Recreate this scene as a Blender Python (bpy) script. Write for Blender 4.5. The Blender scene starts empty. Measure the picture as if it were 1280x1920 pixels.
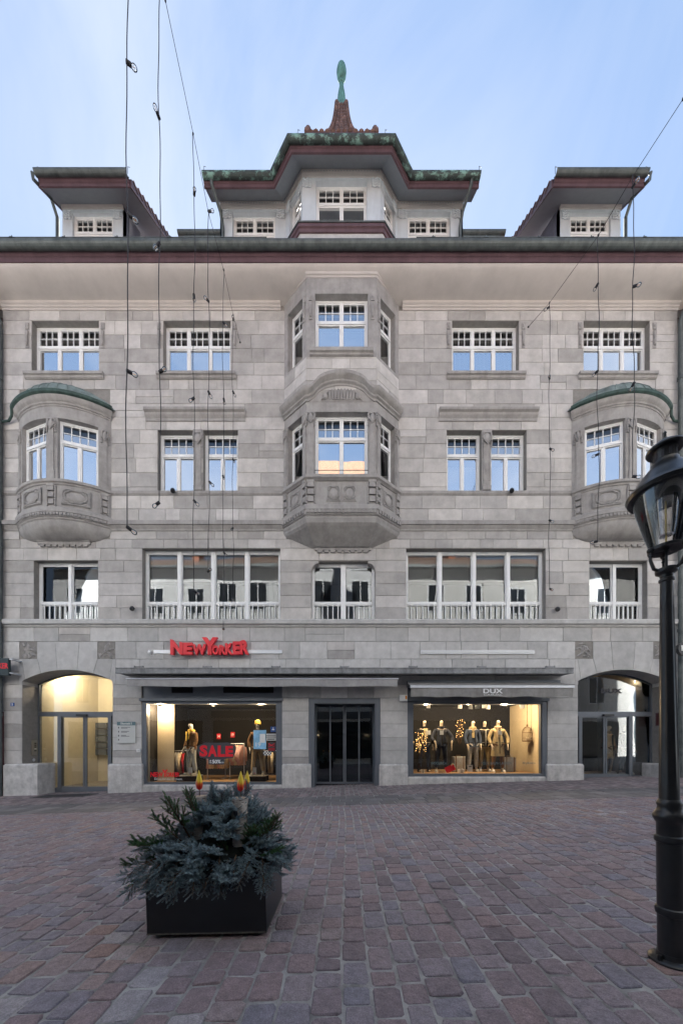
import bpy, math, random
from mathutils import Vector, Matrix, noise
R = random.Random(7)
PI = math.pi
scene = bpy.context.scene
COL = scene.collection
# ------------------------------------------------------------------ camera
CAM = Vector((0.0, -10.667, 1.25)); F = 640.0; HOR = 1400.0
cam = bpy.data.cameras.new('camera'); camo = bpy.data.objects.new('camera', cam); COL.objects.link(camo)
camo.location = CAM; camo.rotation_euler = (PI/2, 0, 0)
cam.sensor_fit = 'HORIZONTAL'; cam.sensor_width = 24.0; cam.lens = 12.0
cam.shift_y = (HOR-960)/1280; cam.clip_start = .05; cam.clip_end = 500
scene.camera = camo
# ------------------------------------------------------------------ sky, sun, exposure
SUN_EL = math.radians(38); SUN_ROT = math.radians(1)
world = bpy.data.worlds.new('World'); scene.world = world; world.use_nodes = True
nt = world.node_tree; nt.nodes.clear()
def N(t, ty, **kw):
    n = t.nodes.new(ty)
    for k, v in kw.items(): setattr(n, k, v)
    return n
sky = N(nt, 'ShaderNodeTexSky', sky_type='NISHITA', sun_disc=False, sun_elevation=SUN_EL, sun_rotation=SUN_ROT)
sky.air_density = 1.0; sky.dust_density = .8; sky.ozone_density = 2.2; sky.altitude = 400
tc = N(nt, 'ShaderNodeTexCoord'); mp = N(nt, 'ShaderNodeMapping'); mp.inputs['Scale'].default_value = (1.3, .9, 2.2); mp.inputs['Rotation'].default_value = (.3, .5, .4)
cn = N(nt, 'ShaderNodeTexNoise'); cn.inputs['Scale'].default_value = 1.2; cn.inputs['Detail'].default_value = 7; cn.inputs['Roughness'].default_value = .58; cn.inputs['Distortion'].default_value = .7
cr = N(nt, 'ShaderNodeValToRGB'); cr.color_ramp.elements[0].position = .40; cr.color_ramp.elements[1].position = .76
cr.color_ramp.elements[0].color = (0, 0, 0, 1); cr.color_ramp.elements[1].color = (.75, .75, .75, 1)
mx = N(nt, 'ShaderNodeMixRGB'); mx.inputs[2].default_value = (3.6, 3.8, 4.1, 1)
bg = N(nt, 'ShaderNodeBackground'); bg.inputs['Strength'].default_value = .06
wo = N(nt, 'ShaderNodeOutputWorld')
L = nt.links.new
L(tc.outputs['Generated'], mp.inputs['Vector']); L(mp.outputs['Vector'], cn.inputs['Vector']); L(cn.outputs['Fac'], cr.inputs['Fac'])
L(cr.outputs['Color'], mx.inputs[0]); veil = N(nt, 'ShaderNodeMixRGB'); veil.inputs[0].default_value = .55; veil.inputs[2].default_value = (1.45, 2.1, 3.2, 1)      # thin high veil evens the sky
L(sky.outputs['Color'], veil.inputs[1]); L(veil.outputs['Color'], mx.inputs[1]); L(mx.outputs['Color'], bg.inputs['Color']); L(bg.outputs['Background'], wo.inputs['Surface'])
sun = bpy.data.lights.new('sun', 'SUN'); sun.energy = 5.0; sun.angle = math.radians(.5); sun.color = (1, .96, .90)
suno = bpy.data.objects.new('sun', sun); COL.objects.link(suno)
sd = Vector((math.sin(SUN_ROT)*math.cos(SUN_EL), math.cos(SUN_ROT)*math.cos(SUN_EL), math.sin(SUN_EL)))
suno.rotation_euler = sd.to_track_quat('Z', 'Y').to_euler(); suno.location = (0, 0, 40)
scene.view_settings.view_transform = 'Standard'; scene.view_settings.look = 'None'
scene.view_settings.exposure = 2.25; scene.view_settings.gamma = 1.0
scene.cycles.max_bounces = 8; scene.cycles.diffuse_bounces = 4; scene.cycles.transparent_max_bounces = 16
scene.cycles.sample_clamp_indirect = 6.0; scene.cycles.caustics_reflective = False; scene.cycles.caustics_refractive = False
scene.cycles.use_denoising = True
# ------------------------------------------------------------------ pixel -> metres (a depth is always given)
def PX(px, Y=0.0): return (px-640)/F*(Y-CAM.y)
def PZ(py, Y=0.0): return CAM.z + (HOR-py)/F*(Y-CAM.y)
SLOPE = .028
def GZ(x): return SLOPE*x
# ------------------------------------------------------------------ materials
def mat(name, col, rough=.7, metal=0., var=.12, scale=6., bump=0., bscale=60., tint=0., spec=.4, stain=0., col2=None, detail=5, coords='Object'):
    m = bpy.data.materials.new(name); m.use_nodes = True; t = m.node_tree; b = t.nodes['Principled BSDF']
    b.inputs['Roughness'].default_value = rough; b.inputs['Metallic'].default_value = metal
    b.inputs['Specular IOR Level'].default_value = spec
    l = t.links.new
    geo = N(t, 'ShaderNodeNewGeometry')
    base = N(t, 'ShaderNodeRGB'); base.outputs[0].default_value = (*col, 1); cur = base.outputs[0]
    if tint:
        at = N(t, 'ShaderNodeAttribute', attribute_name='tint')
        r = N(t, 'ShaderNodeMapRange'); r.inputs[3].default_value = 1-tint; r.inputs[4].default_value = 1+tint
        l(at.outputs['Fac'], r.inputs[0])
        if col2:
            mc = N(t, 'ShaderNodeMixRGB'); mc.inputs[2].default_value = (*col2, 1)
            ma = N(t, 'ShaderNodeMath', operation='FRACT'); mu = N(t, 'ShaderNodeMath', operation='MULTIPLY'); mu.inputs[1].default_value = 7.31
            l(at.outputs['Fac'], mu.inputs[0]); l(mu.outputs[0], ma.inputs[0]); l(ma.outputs[0], mc.inputs[0]); l(cur, mc.inputs[1]); cur = mc.outputs[0]
        v = N(t, 'ShaderNodeVectorMath', operation='SCALE'); l(cur, v.inputs[0]); l(r.outputs[0], v.inputs['Scale']); cur = v.outputs[0]
    if var:
        n = N(t, 'ShaderNodeTexNoise'); n.inputs['Scale'].default_value = scale; n.inputs['Detail'].default_value = detail; n.inputs['Roughness'].default_value = .65
        l(geo.outputs['Position'], n.inputs['Vector'])
        r = N(t, 'ShaderNodeMapRange'); r.inputs[1].default_value = .28; r.inputs[2].default_value = .72; r.inputs[3].default_value = 1-var; r.inputs[4].default_value = 1+var
        l(n.outputs['Fac'], r.inputs[0])
        v = N(t, 'ShaderNodeVectorMath', operation='SCALE'); l(cur, v.inputs[0]); l(r.outputs[0], v.inputs['Scale']); cur = v.outputs[0]
    if stain:
        mpn = N(t, 'ShaderNodeMapping'); mpn.inputs['Scale'].default_value = (2.6, 2.6, .4); l(geo.outputs['Position'], mpn.inputs['Vector'])
        n = N(t, 'ShaderNodeTexNoise'); n.inputs['Scale'].default_value = 1.3; n.inputs['Detail'].default_value = 6; n.inputs['Roughness'].default_value = .7
        l(mpn.outputs[0], n.inputs['Vector'])
        r = N(t, 'ShaderNodeMapRange'); r.inputs[1].default_value = .45; r.inputs[2].default_value = .7; r.inputs[3].default_value = 1; r.inputs[4].default_value = 1-stain
        l(n.outputs['Fac'], r.inputs[0])
        v = N(t, 'ShaderNodeVectorMath', operation='SCALE'); l(cur, v.inputs[0]); l(r.outputs[0], v.inputs['Scale']); cur = v.outputs[0]
    l(cur, b.inputs['Base Color'])
    if bump:
        n = N(t, 'ShaderNodeTexNoise'); n.inputs['Scale'].default_value = bscale; n.inputs['Detail'].default_value = 4
        l(geo.outputs['Position'], n.inputs['Vector'])
        bp = N(t, 'ShaderNodeBump'); bp.inputs['Strength'].default_value = bump; bp.inputs['Distance'].default_value = .02
        l(n.outputs['Fac'], bp.inputs['Height']); l(bp.outputs[0], b.inputs['Normal'])
    return m
def emis(name, col, s):
    m = bpy.data.materials.new(name); m.use_nodes = True; b = m.node_tree.nodes['Principled BSDF']
    b.inputs['Base Color'].default_value = (*col, 1); b.inputs['Emission Color'].default_value = (*col, 1); b.inputs['Emission Strength'].default_value = s
    return m
def glass(name, refl, tint=(.9, .95, 1), trans=(.965, .975, .975), rough=.0):
    m = bpy.data.materials.new(name); m.use_nodes = True; t = m.node_tree; t.nodes.clear()
    o = N(t, 'ShaderNodeOutputMaterial'); mixn = N(t, 'ShaderNodeMixShader'); g = N(t, 'ShaderNodeBsdfGlossy'); tr = N(t, 'ShaderNodeBsdfTransparent')
    g.inputs['Color'].default_value = (*tint, 1); g.inputs['Roughness'].default_value = rough; tr.inputs['Color'].default_value = (*trans, 1)
    fr = N(t, 'ShaderNodeFresnel'); fr.inputs['IOR'].default_value = 1.5
    r = N(t, 'ShaderNodeMapRange'); r.inputs[1].default_value = .04; r.inputs[2].default_value = 1; r.inputs[3].default_value = refl; r.inputs[4].default_value = 1
    l = t.links.new
    geo = N(t, 'ShaderNodeNewGeometry'); n = N(t, 'ShaderNodeTexNoise'); n.inputs['Scale'].default_value = 1.1; n.inputs['Detail'].default_value = 1
    l(geo.outputs['Position'], n.inputs['Vector']); bp = N(t, 'ShaderNodeBump'); bp.inputs['Strength'].default_value = .025; bp.inputs['Distance'].default_value = .1
    l(n.outputs['Fac'], bp.inputs['Height']); l(bp.outputs[0], g.inputs['Normal'])
    l(fr.outputs[0], r.inputs[0]); l(r.outputs[0], mixn.inputs[0]); l(tr.outputs[0], mixn.inputs[1]); l(g.outputs[0], mixn.inputs[2]); l(mixn.outputs[0], o.inputs['Surface'])
    return m
M = dict(
 stone=mat('stone', (.46, .437, .425), .85, var=.2, scale=2.4, bump=.25, bscale=38, tint=.2, stain=.09, col2=(.45, .425, .405)),
 stone_light=mat('stone_light', (.50, .488, .48), .85, var=.16, scale=4, bump=.25, bscale=45, tint=.13, stain=.07),
 plinth=mat('plinth_stone', (.56, .54, .525), .85, var=.24, scale=6, bump=.5, bscale=30, stain=.3, tint=.08),
 trim=mat('trim_stone', (.335, .318, .308), .85, var=.2, scale=3.5, bump=.2, bscale=40, stain=.2),
 core=mat('mortar', (.25, .235, .22), .95, var=.15, scale=9),
 cream=mat('cream_render', (.52, .478, .455), .9, var=.1, scale=1.5, bump=.1, stain=.04),
 whiteframe=mat('white_window_paint', (.80, .80, .80), .45, var=.03),
 purple=mat('oxblood_paint', (.115, .068, .08), .55, var=.25, scale=3, stain=.2),
 gutter=mat('weathered_zinc', (.105, .12, .12), .5, metal=.4, var=.35, scale=4, stain=.3),
 patina=mat('green_copper_patina', (.20, .25, .24), .75, metal=.1, var=.35, scale=4, stain=.45),
 patina_green=mat('green_copper', (.13, .29, .25), .7, metal=.15, var=.4, scale=8, stain=.3),
 patina_gutter=mat('streaked_copper', (.05, .065, .062), .6, metal=.3, var=.3, scale=6),
 patina_dark=mat('dark_copper', (.05, .085, .075), .6, metal=.3, var=.4, scale=6, stain=.3),
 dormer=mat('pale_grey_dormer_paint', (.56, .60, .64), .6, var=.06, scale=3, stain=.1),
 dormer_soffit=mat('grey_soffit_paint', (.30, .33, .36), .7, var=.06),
 slate=mat('purple_slate', (.16, .155, .19), .6, var=.2, scale=4),
 tile=mat('brown_roof_tile', (.17, .10, .085), .7, var=.4, scale=9, tint=.3),
 tile_red=mat('orange_roof_tile', (.17, .10, .065), .8, var=.45, scale=7, tint=.3),
 metalgrey=mat('grey_shopfront_metal', (.145, .16, .185), .42, metal=.25, var=.06, scale=3),
 black=mat('black_cast_iron', (.014, .015, .017), .34, var=.2, scale=20, spec=.5),
 planter=mat('black_planter_sheet', (.011, .013, .017), .35, var=.35, scale=5, spec=.5),
 rubber=mat('black_cable', (.02, .02, .025), .6, var=0),
 awning=mat('grey_awning_cloth', (.34, .33, .33), .9, var=.12, scale=6, stain=.15),
 awning_dux=mat('taupe_awning_cloth', (.27, .26, .25), .9, var=.15, scale=7, stain=.2),
 canopy=mat('weathered_canopy', (.27, .275, .285), .8, var=.3, scale=6, stain=.5),
 alu=mat('aluminium', (.62, .64, .68), .4, metal=.5, var=.05),
 white=mat('white_plastic', (.8, .8, .8), .5, var=.02),
 red=mat('red_sign', (.75, .02, .035), .4, var=.03),
 reddark=mat('red_sign_side', (.42, .012, .02), .5, var=.03),
 sand=mat('joint_sand', (.30, .295, .29), .95, var=.5, scale=5, bump=.5, bscale=120),
 brick=mat('paving_brick', (.24, .19, .19), .85, var=.2, scale=9, tint=.3, bump=.3, bscale=70, col2=(.19, .165, .17)),
 flag=mat('dark_flagstone', (.16, .15, .155), .85, var=.2, scale=7, tint=.25, bump=.3, bscale=60),
 room=mat('room_wall', (.20, .19, .18), .9, var=.05),
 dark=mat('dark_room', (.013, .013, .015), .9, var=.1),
 warmwall=mat('shop_wall_cream', (.62, .52, .36), .85, var=.05),
 lobby=mat('lobby_wall', (.60, .55, .42), .85, var=.05),
 woodfloor=mat('display_wood_floor', (.40, .25, .13), .6, var=.2, scale=4),
 blind=mat('white_blind', (.74, .75, .76), .8, var=.03),
 curtain=mat('pale_curtain', (.66, .68, .70), .9, var=.05),
 plaster=mat('pale_plaster', (.74, .72, .68), .9, var=.06, scale=2, stain=.1),
 plaster2=mat('white_plaster', (.80, .795, .78), .9, var=.05, scale=2, stain=.1),
 plaster3=mat('sand_plaster', (.62, .52, .38), .9, var=.06, scale=2, stain=.1),
 glass_sky=glass('coated_glass', .86, (1, 1, 1)), glass_dark=glass('dimmed_glass', .11), glass_blue=glass('half_dimmed_glass', .6, (1, 1, 1)),  # lower reflectance stands in for the dark eave mirrored in upper panes
 glass_first=glass('first_floor_glass', .042), glass_shop=glass('shop_glass', .016), glass_lamp=glass('lamp_glass', .05, trans=(.985, .985, .985)),
 glass_door=glass('door_glass', .08, trans=(.55, .6, .62)),
)
def cobble_mat():
    m = mat('cobble', (.13, .10, .105), .8, var=.25, scale=22, bump=.55, bscale=55, tint=.0)
    t = m.node_tree; b = t.nodes['Principled BSDF']; l = t.links.new
    at = N(t, 'ShaderNodeAttribute', attribute_name='tint'); r = N(t, 'ShaderNodeValToRGB'); e = r.color_ramp.elements
    cols = [(0, (0.154, 0.125, 0.138)), (0.2, (0.204, 0.166, 0.184)), (0.4, (0.237, 0.177, 0.184)), (0.55, (0.226, 0.196, 0.22)), (0.7, (0.193, 0.183, 0.219)), (0.85, (0.259, 0.213, 0.222)), (0.94, (0.259, 0.174, 0.158)), (1, (0.308, 0.286, 0.304))]
    while len(e) < len(cols): e.new(.5)
    for k, (p, c) in enumerate(cols): e[k].position = p; e[k].color = (*c, 1)
    l(at.outputs['Fac'], r.inputs[0])
    old = b.inputs['Base Color'].links[0].from_node       # noise scale node
    l(r.outputs[0], old.inputs[0])
    n = N(t, 'ShaderNodeTexNoise'); n.inputs['Scale'].default_value = 160; n.inputs['Detail'].default_value = 2
    g = N(t, 'ShaderNodeNewGeometry'); l(g.outputs['Position'], n.inputs['Vector'])
    rr = N(t, 'ShaderNodeMapRange'); rr.inputs[1].default_value = .35; rr.inputs[2].default_value = .7; rr.inputs[3].default_value = .82; rr.inputs[4].default_value = 1.25
    v = N(t, 'ShaderNodeVectorMath', operation='SCALE'); l(n.outputs['Fac'], rr.inputs[0]); l(old.outputs[0], v.inputs[0]); l(rr.outputs[0], v.inputs['Scale']); l(v.outputs[0], b.inputs['Base Color'])
    return m
M['cobble'] = cobble_mat()
def streak(m, col, lo, hi, sc):
    t = m.node_tree; b = t.nodes['Principled BSDF']; l = t.links.new; old = b.inputs['Base Color'].links[0].from_socket
    g_ = N(t, 'ShaderNodeNewGeometry'); mp_ = N(t, 'ShaderNodeMapping'); mp_.inputs['Scale'].default_value = sc; n = N(t, 'ShaderNodeTexNoise'); n.inputs['Scale'].default_value = 1; n.inputs['Detail'].default_value = 6; n.inputs['Roughness'].default_value = .7
    l(g_.outputs['Position'], mp_.inputs['Vector']); l(mp_.outputs[0], n.inputs['Vector']); r = N(t, 'ShaderNodeMapRange'); r.inputs[1].default_value = lo; r.inputs[2].default_value = hi
    l(n.outputs['Fac'], r.inputs[0]); mx_ = N(t, 'ShaderNodeMixRGB'); mx_.inputs[2].default_value = (*col, 1); l(r.outputs[0], mx_.inputs[0]); l(old, mx_.inputs[1]); l(mx_.outputs[0], b.inputs['Base Color'])
streak(M['cream'], (.13, .11, .10), .71, .74, (7, 7, 7)); streak(M['sand'], (.07, .068, .06), .52, .68, (2.2, 1.1, 2))
streak(M['patina_gutter'], (.22, .38, .33), .5, .6, (3.5, 3.5, 9))
# ------------------------------------------------------------------ object helpers
def put(o, parent=None):
    COL.objects.link(o)
    if parent is not None: o.parent = parent
    return o
def tag(o, label=None, cat=None, group=None, kind=None):
    if label: o['label'] = label
    if cat: o['category'] = cat
    if group: o['group'] = group
    if kind: o['kind'] = kind
    return o
def thing(name, label, cat, loc=(0, 0, 0), rz=0, group=None):
    o = bpy.data.objects.new(name, None); o.empty_display_size = .1; put(o); o.location = loc; o.rotation_euler = (0, 0, rz)
    return tag(o, label, cat, group)
def xf(loc=(0, 0, 0), rz=0, rx=0, ry=0, s=(1, 1, 1)):
    return Matrix.Translation(loc) @ Matrix.Rotation(rz, 4, 'Z') @ Matrix.Rotation(ry, 4, 'Y') @ Matrix.Rotation(rx, 4, 'X') @ Matrix.Diagonal((*s, 1))
class MB:
    def __init__(s): s.v = []; s.f = []; s.t = []; s.m = None
    def add(s, vs, fs, tint=None):
        b = len(s.v)
        if s.m is not None: vs = [tuple(s.m @ Vector(p)) for p in vs]
        s.v += [tuple(p) for p in vs]; s.f += [tuple(b+i for i in f) for f in fs]
        s.t += [.5 if tint is None else tint]*len(fs); return s
    def box(s, x0, x1, y0, y1, z0, z1, tint=None):
        return s.add([(x0,y0,z0),(x1,y0,z0),(x1,y1,z0),(x0,y1,z0),(x0,y0,z1),(x1,y0,z1),(x1,y1,z1),(x0,y1,z1)],
                     [(0,3,2,1),(4,5,6,7),(0,1,5,4),(1,2,6,5),(2,3,7,6),(3,0,4,7)], tint)
    def cham(s, x0, x1, y0, y1, z0, z1, c=.006, tint=None):   # box facing -Y with a chamfered face
        return s.add([(x0,y0+c,z0),(x1,y0+c,z0),(x1,y0+c,z1),(x0,y0+c,z1),(x0+c,y0,z0+c),(x1-c,y0,z0+c),(x1-c,y0,z1-c),(x0+c,y0,z1-c),
                      (x0,y1,z0),(x1,y1,z0),(x1,y1,z1),(x0,y1,z1)],
                     [(4,5,6,7),(0,1,5,4),(1,2,6,5),(2,3,7,6),(3,0,4,7),(8,9,1,0),(9,10,2,1),(10,11,3,2),(11,8,0,3)], tint)
    def prism(s, poly, y0, y1, tint=None):    # polygon in XZ (counter-clockwise seen from -Y)
        n = len(poly)
        return s.add([(x,y0,z) for x,z in poly]+[(x,y1,z) for x,z in poly],
                     [tuple(range(n)), tuple(range(2*n-1,n-1,-1))]+[(i,n+i,n+(i+1)%n,(i+1)%n) for i in range(n)], tint)
    def slab(s, poly, z0, z1, tint=None):     # polygon in XY
        n = len(poly)
        return s.add([(x,y,z0) for x,y in poly]+[(x,y,z1) for x,y in poly],
                     [tuple(range(n-1,-1,-1)), tuple(range(n,2*n))]+[(i,(i+1)%n,n+(i+1)%n,n+i) for i in range(n)], tint)
    def loft(s, rings, cap=(True, True), closed=True, tint=None):
        n = len(rings[0]); vs = [p for r in rings for p in r]; fs = []
        for k in range(len(rings)-1):
            for i in range(n if closed else n-1):
                j = (i+1) % n; fs.append((k*n+i, k*n+j, (k+1)*n+j, (k+1)*n+i))
        if cap[0]: fs.append(tuple(range(n-1,-1,-1)))
        if cap[1]: fs.append(tuple((len(rings)-1)*n+i for i in range(n)))
        return s.add(vs, fs, tint)
    def lathe(s, prof, c=(0,0,0), n=16, tint=None, sx=1, sy=1):
        rings = [[(c[0]+r*sx*math.cos(2*PI*i/n), c[1]+r*sy*math.sin(2*PI*i/n), c[2]+z) for i in range(n)] for r, z in prof]
        return s.loft(rings, tint=tint)
    def tube(s, pts, r, n=8, cap=True, tint=None):
        pts = [Vector(p) for p in pts]; rings = []; up = None
        rs = r if isinstance(r, (list, tuple)) else [r]*len(pts)
        for i, p in enumerate(pts):
            d = (pts[min(i+1, len(pts)-1)]-pts[max(i-1, 0)])
            d = d.normalized() if d.length > 1e-9 else Vector((0,0,1))
            if up is None: up = d.orthogonal().normalized()
            up = (up - d*up.dot(d)); up = up.normalized() if up.length > 1e-6 else d.orthogonal().normalized()
            w = d.cross(up)
            rings.append([tuple(p+(up*math.cos(2*PI*k/n)+w*math.sin(2*PI*k/n))*rs[i]) for k in range(n)])
        return s.loft(rings, cap=(cap, cap), tint=tint)
    def ball(s, c, rx, ry=None, rz=None, n=10, m=6, tint=None):
        ry = ry or rx; rz = rz or rx
        prof = [(max(math.sin(PI*k/m), .02), -math.cos(PI*k/m)) for k in range(m+1)]
        rings = [[(c[0]+rx*r*math.cos(2*PI*i/n), c[1]+ry*r*math.sin(2*PI*i/n), c[2]+rz*z) for i in range(n)] for r, z in prof]
        return s.loft(rings, tint=tint)
    def sweep(s, path, prof, tint=None, ends=True):
        # path: (x,y[,dz]) left to right with the outside towards -Y; prof: (out, z) ring, closed
        P = [Vector((p[0], p[1], 0)) for p in path]; dz = [p[2] if len(p) > 2 else 0 for p in path]; rings = []
        for i in range(len(P)):
            a = (P[i]-P[i-1]).normalized() if i else None; b = (P[i+1]-P[i]).normalized() if i < len(P)-1 else None
            na = Vector((a.y, -a.x, 0)) if a else None; nb = Vector((b.y, -b.x, 0)) if b else None
            if na and nb: mt = (na+nb).normalized(); mt = mt/max(mt.dot(na), .3)
            else: mt = na or nb
            rings.append([(P[i].x+mt.x*o, P[i].y+mt.y*o, z+dz[i]) for o, z in prof])
        return s.loft(rings, cap=(ends, ends), tint=tint)
    def mesh(s, name):
        me = bpy.data.meshes.new(name); me.from_pydata(s.v, [], s.f)
        at = me.attributes.new('tint', 'FLOAT', 'FACE'); at.data.foreach_set('value', s.t)
        me.update(); return me
    def build(s, name, m, parent=None, smooth=False, fix=True):
        me = s.mesh(name)
        if fix:
            import bmesh
            bm = bmesh.new(); bm.from_mesh(me); bmesh.ops.recalc_face_normals(bm, faces=bm.faces); bm.to_mesh(me); bm.free()
        if smooth:
            me.polygons.foreach_set('use_smooth', [True]*len(me.polygons))
            try: me.set_sharp_from_angle(angle=math.radians(38))
            except Exception: pass
        me.materials.append(M[m] if isinstance(m, str) else m)
        return put(bpy.data.objects.new(name, me), parent)
def copy_tree(o, parent=None):
    c = o.copy(); put(c); c.parent = parent
    for ch in list(o.children): copy_tree(ch, c)
    return c
def text_mesh(txt, size=1., ext=.01, bold=0.):
    cu = bpy.data.curves.new('lettering', 'FONT'); cu.body = txt; cu.size = size; cu.extrude = ext; cu.offset = bold; cu.align_x = 'CENTER'; cu.resolution_u = 3
    o = bpy.data.objects.new('lettering', cu); COL.objects.link(o)
    bpy.context.view_layer.update()
    me = bpy.data.meshes.new_from_object(o.evaluated_get(bpy.context.evaluated_depsgraph_get()))
    bpy.data.objects.remove(o); bpy.data.curves.remove(cu); return me
def lettering(name, txt, w, h, loc, m, parent, ext=.006, bold=0., mirror=False, skew=None, rz=0):
    me = text_mesh(txt, 1., 0.5, bold); xs = [v.co.x for v in me.vertices]; ys = [v.co.y for v in me.vertices]
    x0, x1, y0, y1 = min(xs), max(xs), min(ys), max(ys)
    for v in me.vertices:
        u = (v.co.x-x0)/(x1-x0)-.5; q = (v.co.y-y0)/(y1-y0); d = v.co.z
        hh = h*(skew(u) if skew else 1)
        v.co = ((-u if mirror else u)*w, -d*2*ext, q*hh)
    me.materials.clear(); me.materials.append(M[m] if isinstance(m, str) else m)
    o = put(bpy.data.objects.new(name, me), parent); o.location = loc; o.rotation_euler = (0, 0, rz); return o
# ================================================================== GROUND
TILT = -math.atan(SLOPE)
g = MB(); g.add([(-70,-60,-.02),(70,-60,-.02),(70,60,-.02),(-70,60,-.02)], [(0,1,2,3)])
ground = tag(g.build('ground', 'sand', fix=False), kind='structure'); ground.rotation_euler = (0, TILT, 0)
def stone_geo(x0, x1, y0, y1, h, detail, rr):
    j = lambda a: rr.uniform(-a, a)
    if not detail:
        c = .012; q = [(x0+j(.004), y0+j(.004)), (x1+j(.004), y0+j(.004)), (x1+j(.004), y1+j(.004)), (x0+j(.004), y1+j(.004))]
        mx_, my_ = (x0+x1)/2, (y0+y1)/2
        tp = [(x+(c if x < mx_ else -c), y+(c if y < my_ else -c)) for x, y in q]
        vs = [(x, y, -.018) for x, y in q]+[(x, y, h+j(.002)) for x, y in tp]
        return vs, [(4,5,6,7),(0,1,5,4),(1,2,6,5),(2,3,7,6),(3,0,4,7)]
    cx, cy, w, d = (x0+x1)/2, (y0+y1)/2, (x1-x0)/2, (y1-y0)/2; k = .8
    o = [(-1,-k),(-k,-1),(k,-1),(1,-k),(1,k),(k,1),(-k,1),(-1,k)]
    o = [(a*w+j(.006), b*d+j(.006)) for a, b in o]
    tz = [j(.003) for _ in o]
    vs = [(cx+a, cy+b, -.02) for a, b in o]+[(cx+a*.985, cy+b*.985, h-.006) for a, b in o]+[(cx+a*.9, cy+b*.91, h+tz[i]) for i, (a, b) in enumerate(o)]+[(cx+j(.01), cy+j(.01), h+.002+j(.003))]
    fs = []
    for r in (0, 8):
        for i in range(8): fs.append((r+i, r+(i+1) % 8, r+8+(i+1) % 8, r+8+i))
    fs += [(16+i, 16+(i+1) % 8, 24) for i in range(8)]
    return vs, fs
rc = random.Random(3)
stones = []
def lay(xa, xb, ya, yb, wr, lr, gap, near):
    x = xa; 
    while x < xb:
        w = rc.uniform(*wr); y = ya+rc.uniform(-.1, 0); drift = rc.uniform(-.01, .01)
        while y < yb:
            l_ = min(rc.uniform(*lr), max(yb-y, .06)); Z = y+l_/2-CAM.y
            if abs(x) < max(Z, .8)+2.6 and Z > .6:
                ww = w; gp = gap*rc.uniform(.6, 1.4)
                # wandering courses
                off = .022*math.sin(y*.9+x*.15)+.006*math.sin(y*2.3+x)
                t = rc.random(); n = noise.noise(Vector((x*.5, y*.5, 3)))
                t = min(1, max(0, t*.75+.12+n*.3))
                stones.append((Z, x+off, x+off+ww-gp, y, y+l_-gp, rc.uniform(-.004, .005), near and Z < 5, t))
            y += l_
        x += w
lay(-11, 11, -12.2, -6.83, (.125, .185), (.12, .235), .010, True)
lay(-12, 12, -6.80, -3.42, (.105, .145), (.12, .20), .009, True)
cob = MB()
paving = None
vis = sorted([i for i, s in enumerate(stones) if abs(s[1]) < s[0]*.99 and s[0] > 1.53], key=lambda i: stones[i][0])[:300]
visset = set(vis)
for i, s in enumerate(stones):
    if i in visset: continue
    vs, fs = stone_geo(s[1], s[2], s[3], s[4], s[5], s[6], rc); cob.add(vs, fs, s[7])
pv = MB(); pv.box(-12.6, 12.6, -12.4, -3.4, -.2, -.006)
paving = tag(pv.build('cobbled_street', 'sand'), kind='structure'); paving.rotation_euler = (0, TILT, 0)
rest = cob.build('cobble_field', 'cobble', paving, fix=False); rest['kind'] = 'stuff'
for i in vis:
    s = stones[i]; b = MB(); vs, fs = stone_geo(s[1], s[2], s[3], s[4], s[5], True, rc); b.add(vs, fs, s[7])
    b.build('cobble', 'cobble', paving, fix=False)
# dark flagstone band (two rows of pavers) and brick strip along the shops
band = MB(); band.box(-12.6, 12.6, -3.4, -2.1, -.2, -.0125)
bando = tag(band.build('flagstone_band', 'sand'), kind='structure'); bando.rotation_euler = (0, TILT, 0)
for row, (ya, yb) in enumerate(((-3.39, -2.97), (-2.96, -2.54), (-2.53, -2.11))):
    x = -11.6+.13*row
    while x < 11.6:
        w = rc.uniform(.26, .42); b = MB(); vs, fs = stone_geo(x, x+w-.012, ya, yb-.008, rc.uniform(-.001, .003), False, rc); b.add(vs, fs, rc.random())
        b.build('flagstone', 'flag', bando, fix=False); x += w
strip = MB(); strip.box(-12.6, 12.6, -2.1, .75, -.2, -.012)
stripo = tag(strip.build('brick_pavement', 'sand'), kind='structure'); stripo.rotation_euler = (0, TILT, 0)
bm_ = MB(); x = -11.4; k = 0
while x < 11.4:
    y = -2.09 + (.1 if k % 2 else 0)
    while y < .7:
        vs, fs = stone_geo(x, x+.113, y, y+.205, rc.uniform(-.001, .002), False, rc); bm_.add(vs, fs, rc.random()); y += .213
    x += .121; k += 1
bo = bm_.build('paving_bricks', 'brick', stripo, fix=False); bo['kind'] = 'stuff'
# ================================================================== STONE BUILDING: wall
BLD = thing('stone_building', 'grey ashlar commercial building with corner oriels, central bay and dormers', 'building', (0, 0, 0))
XL, XR = PX(5), PX(1270)
OPEN = []      # openings in the wall plane, photo pixels: x0,x1,y0,y1
TOPW = [(59,185),(306,432),(847.5,972.5),(1094,1218)]
for a, b in TOPW: OPEN.append((a, b, 600.5, 701))
PAIR = [(295.5,362.5),(380.5,445.5),(837.5,903),(920.7,986.7)]
for a, b in PAIR: OPEN.append((a, b, 806, 920))
FIRST = [(63.3,183.5,1050.6,2),(266.7,525,1027.4,4),(761.4,1022.7,1028.5,4),(1104.8,1213.5,1051.5,2)]
for a, b, c, n in FIRST: OPEN.append((a, b, c, 1163))
OPEN.append((583.5,703.5,1052,1163))                       # shouldered centre window
ARCH = [126.0, 1168.0]
for c in ARCH: OPEN.append((c-84.75, c+84.75, 1256, 1520))
OPEN.append((265.5,528.6,1284,1471.5)); OPEN.append((764,1026,1284,1456.5)); OPEN.append((579,712.5,1310,1520))
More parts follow.
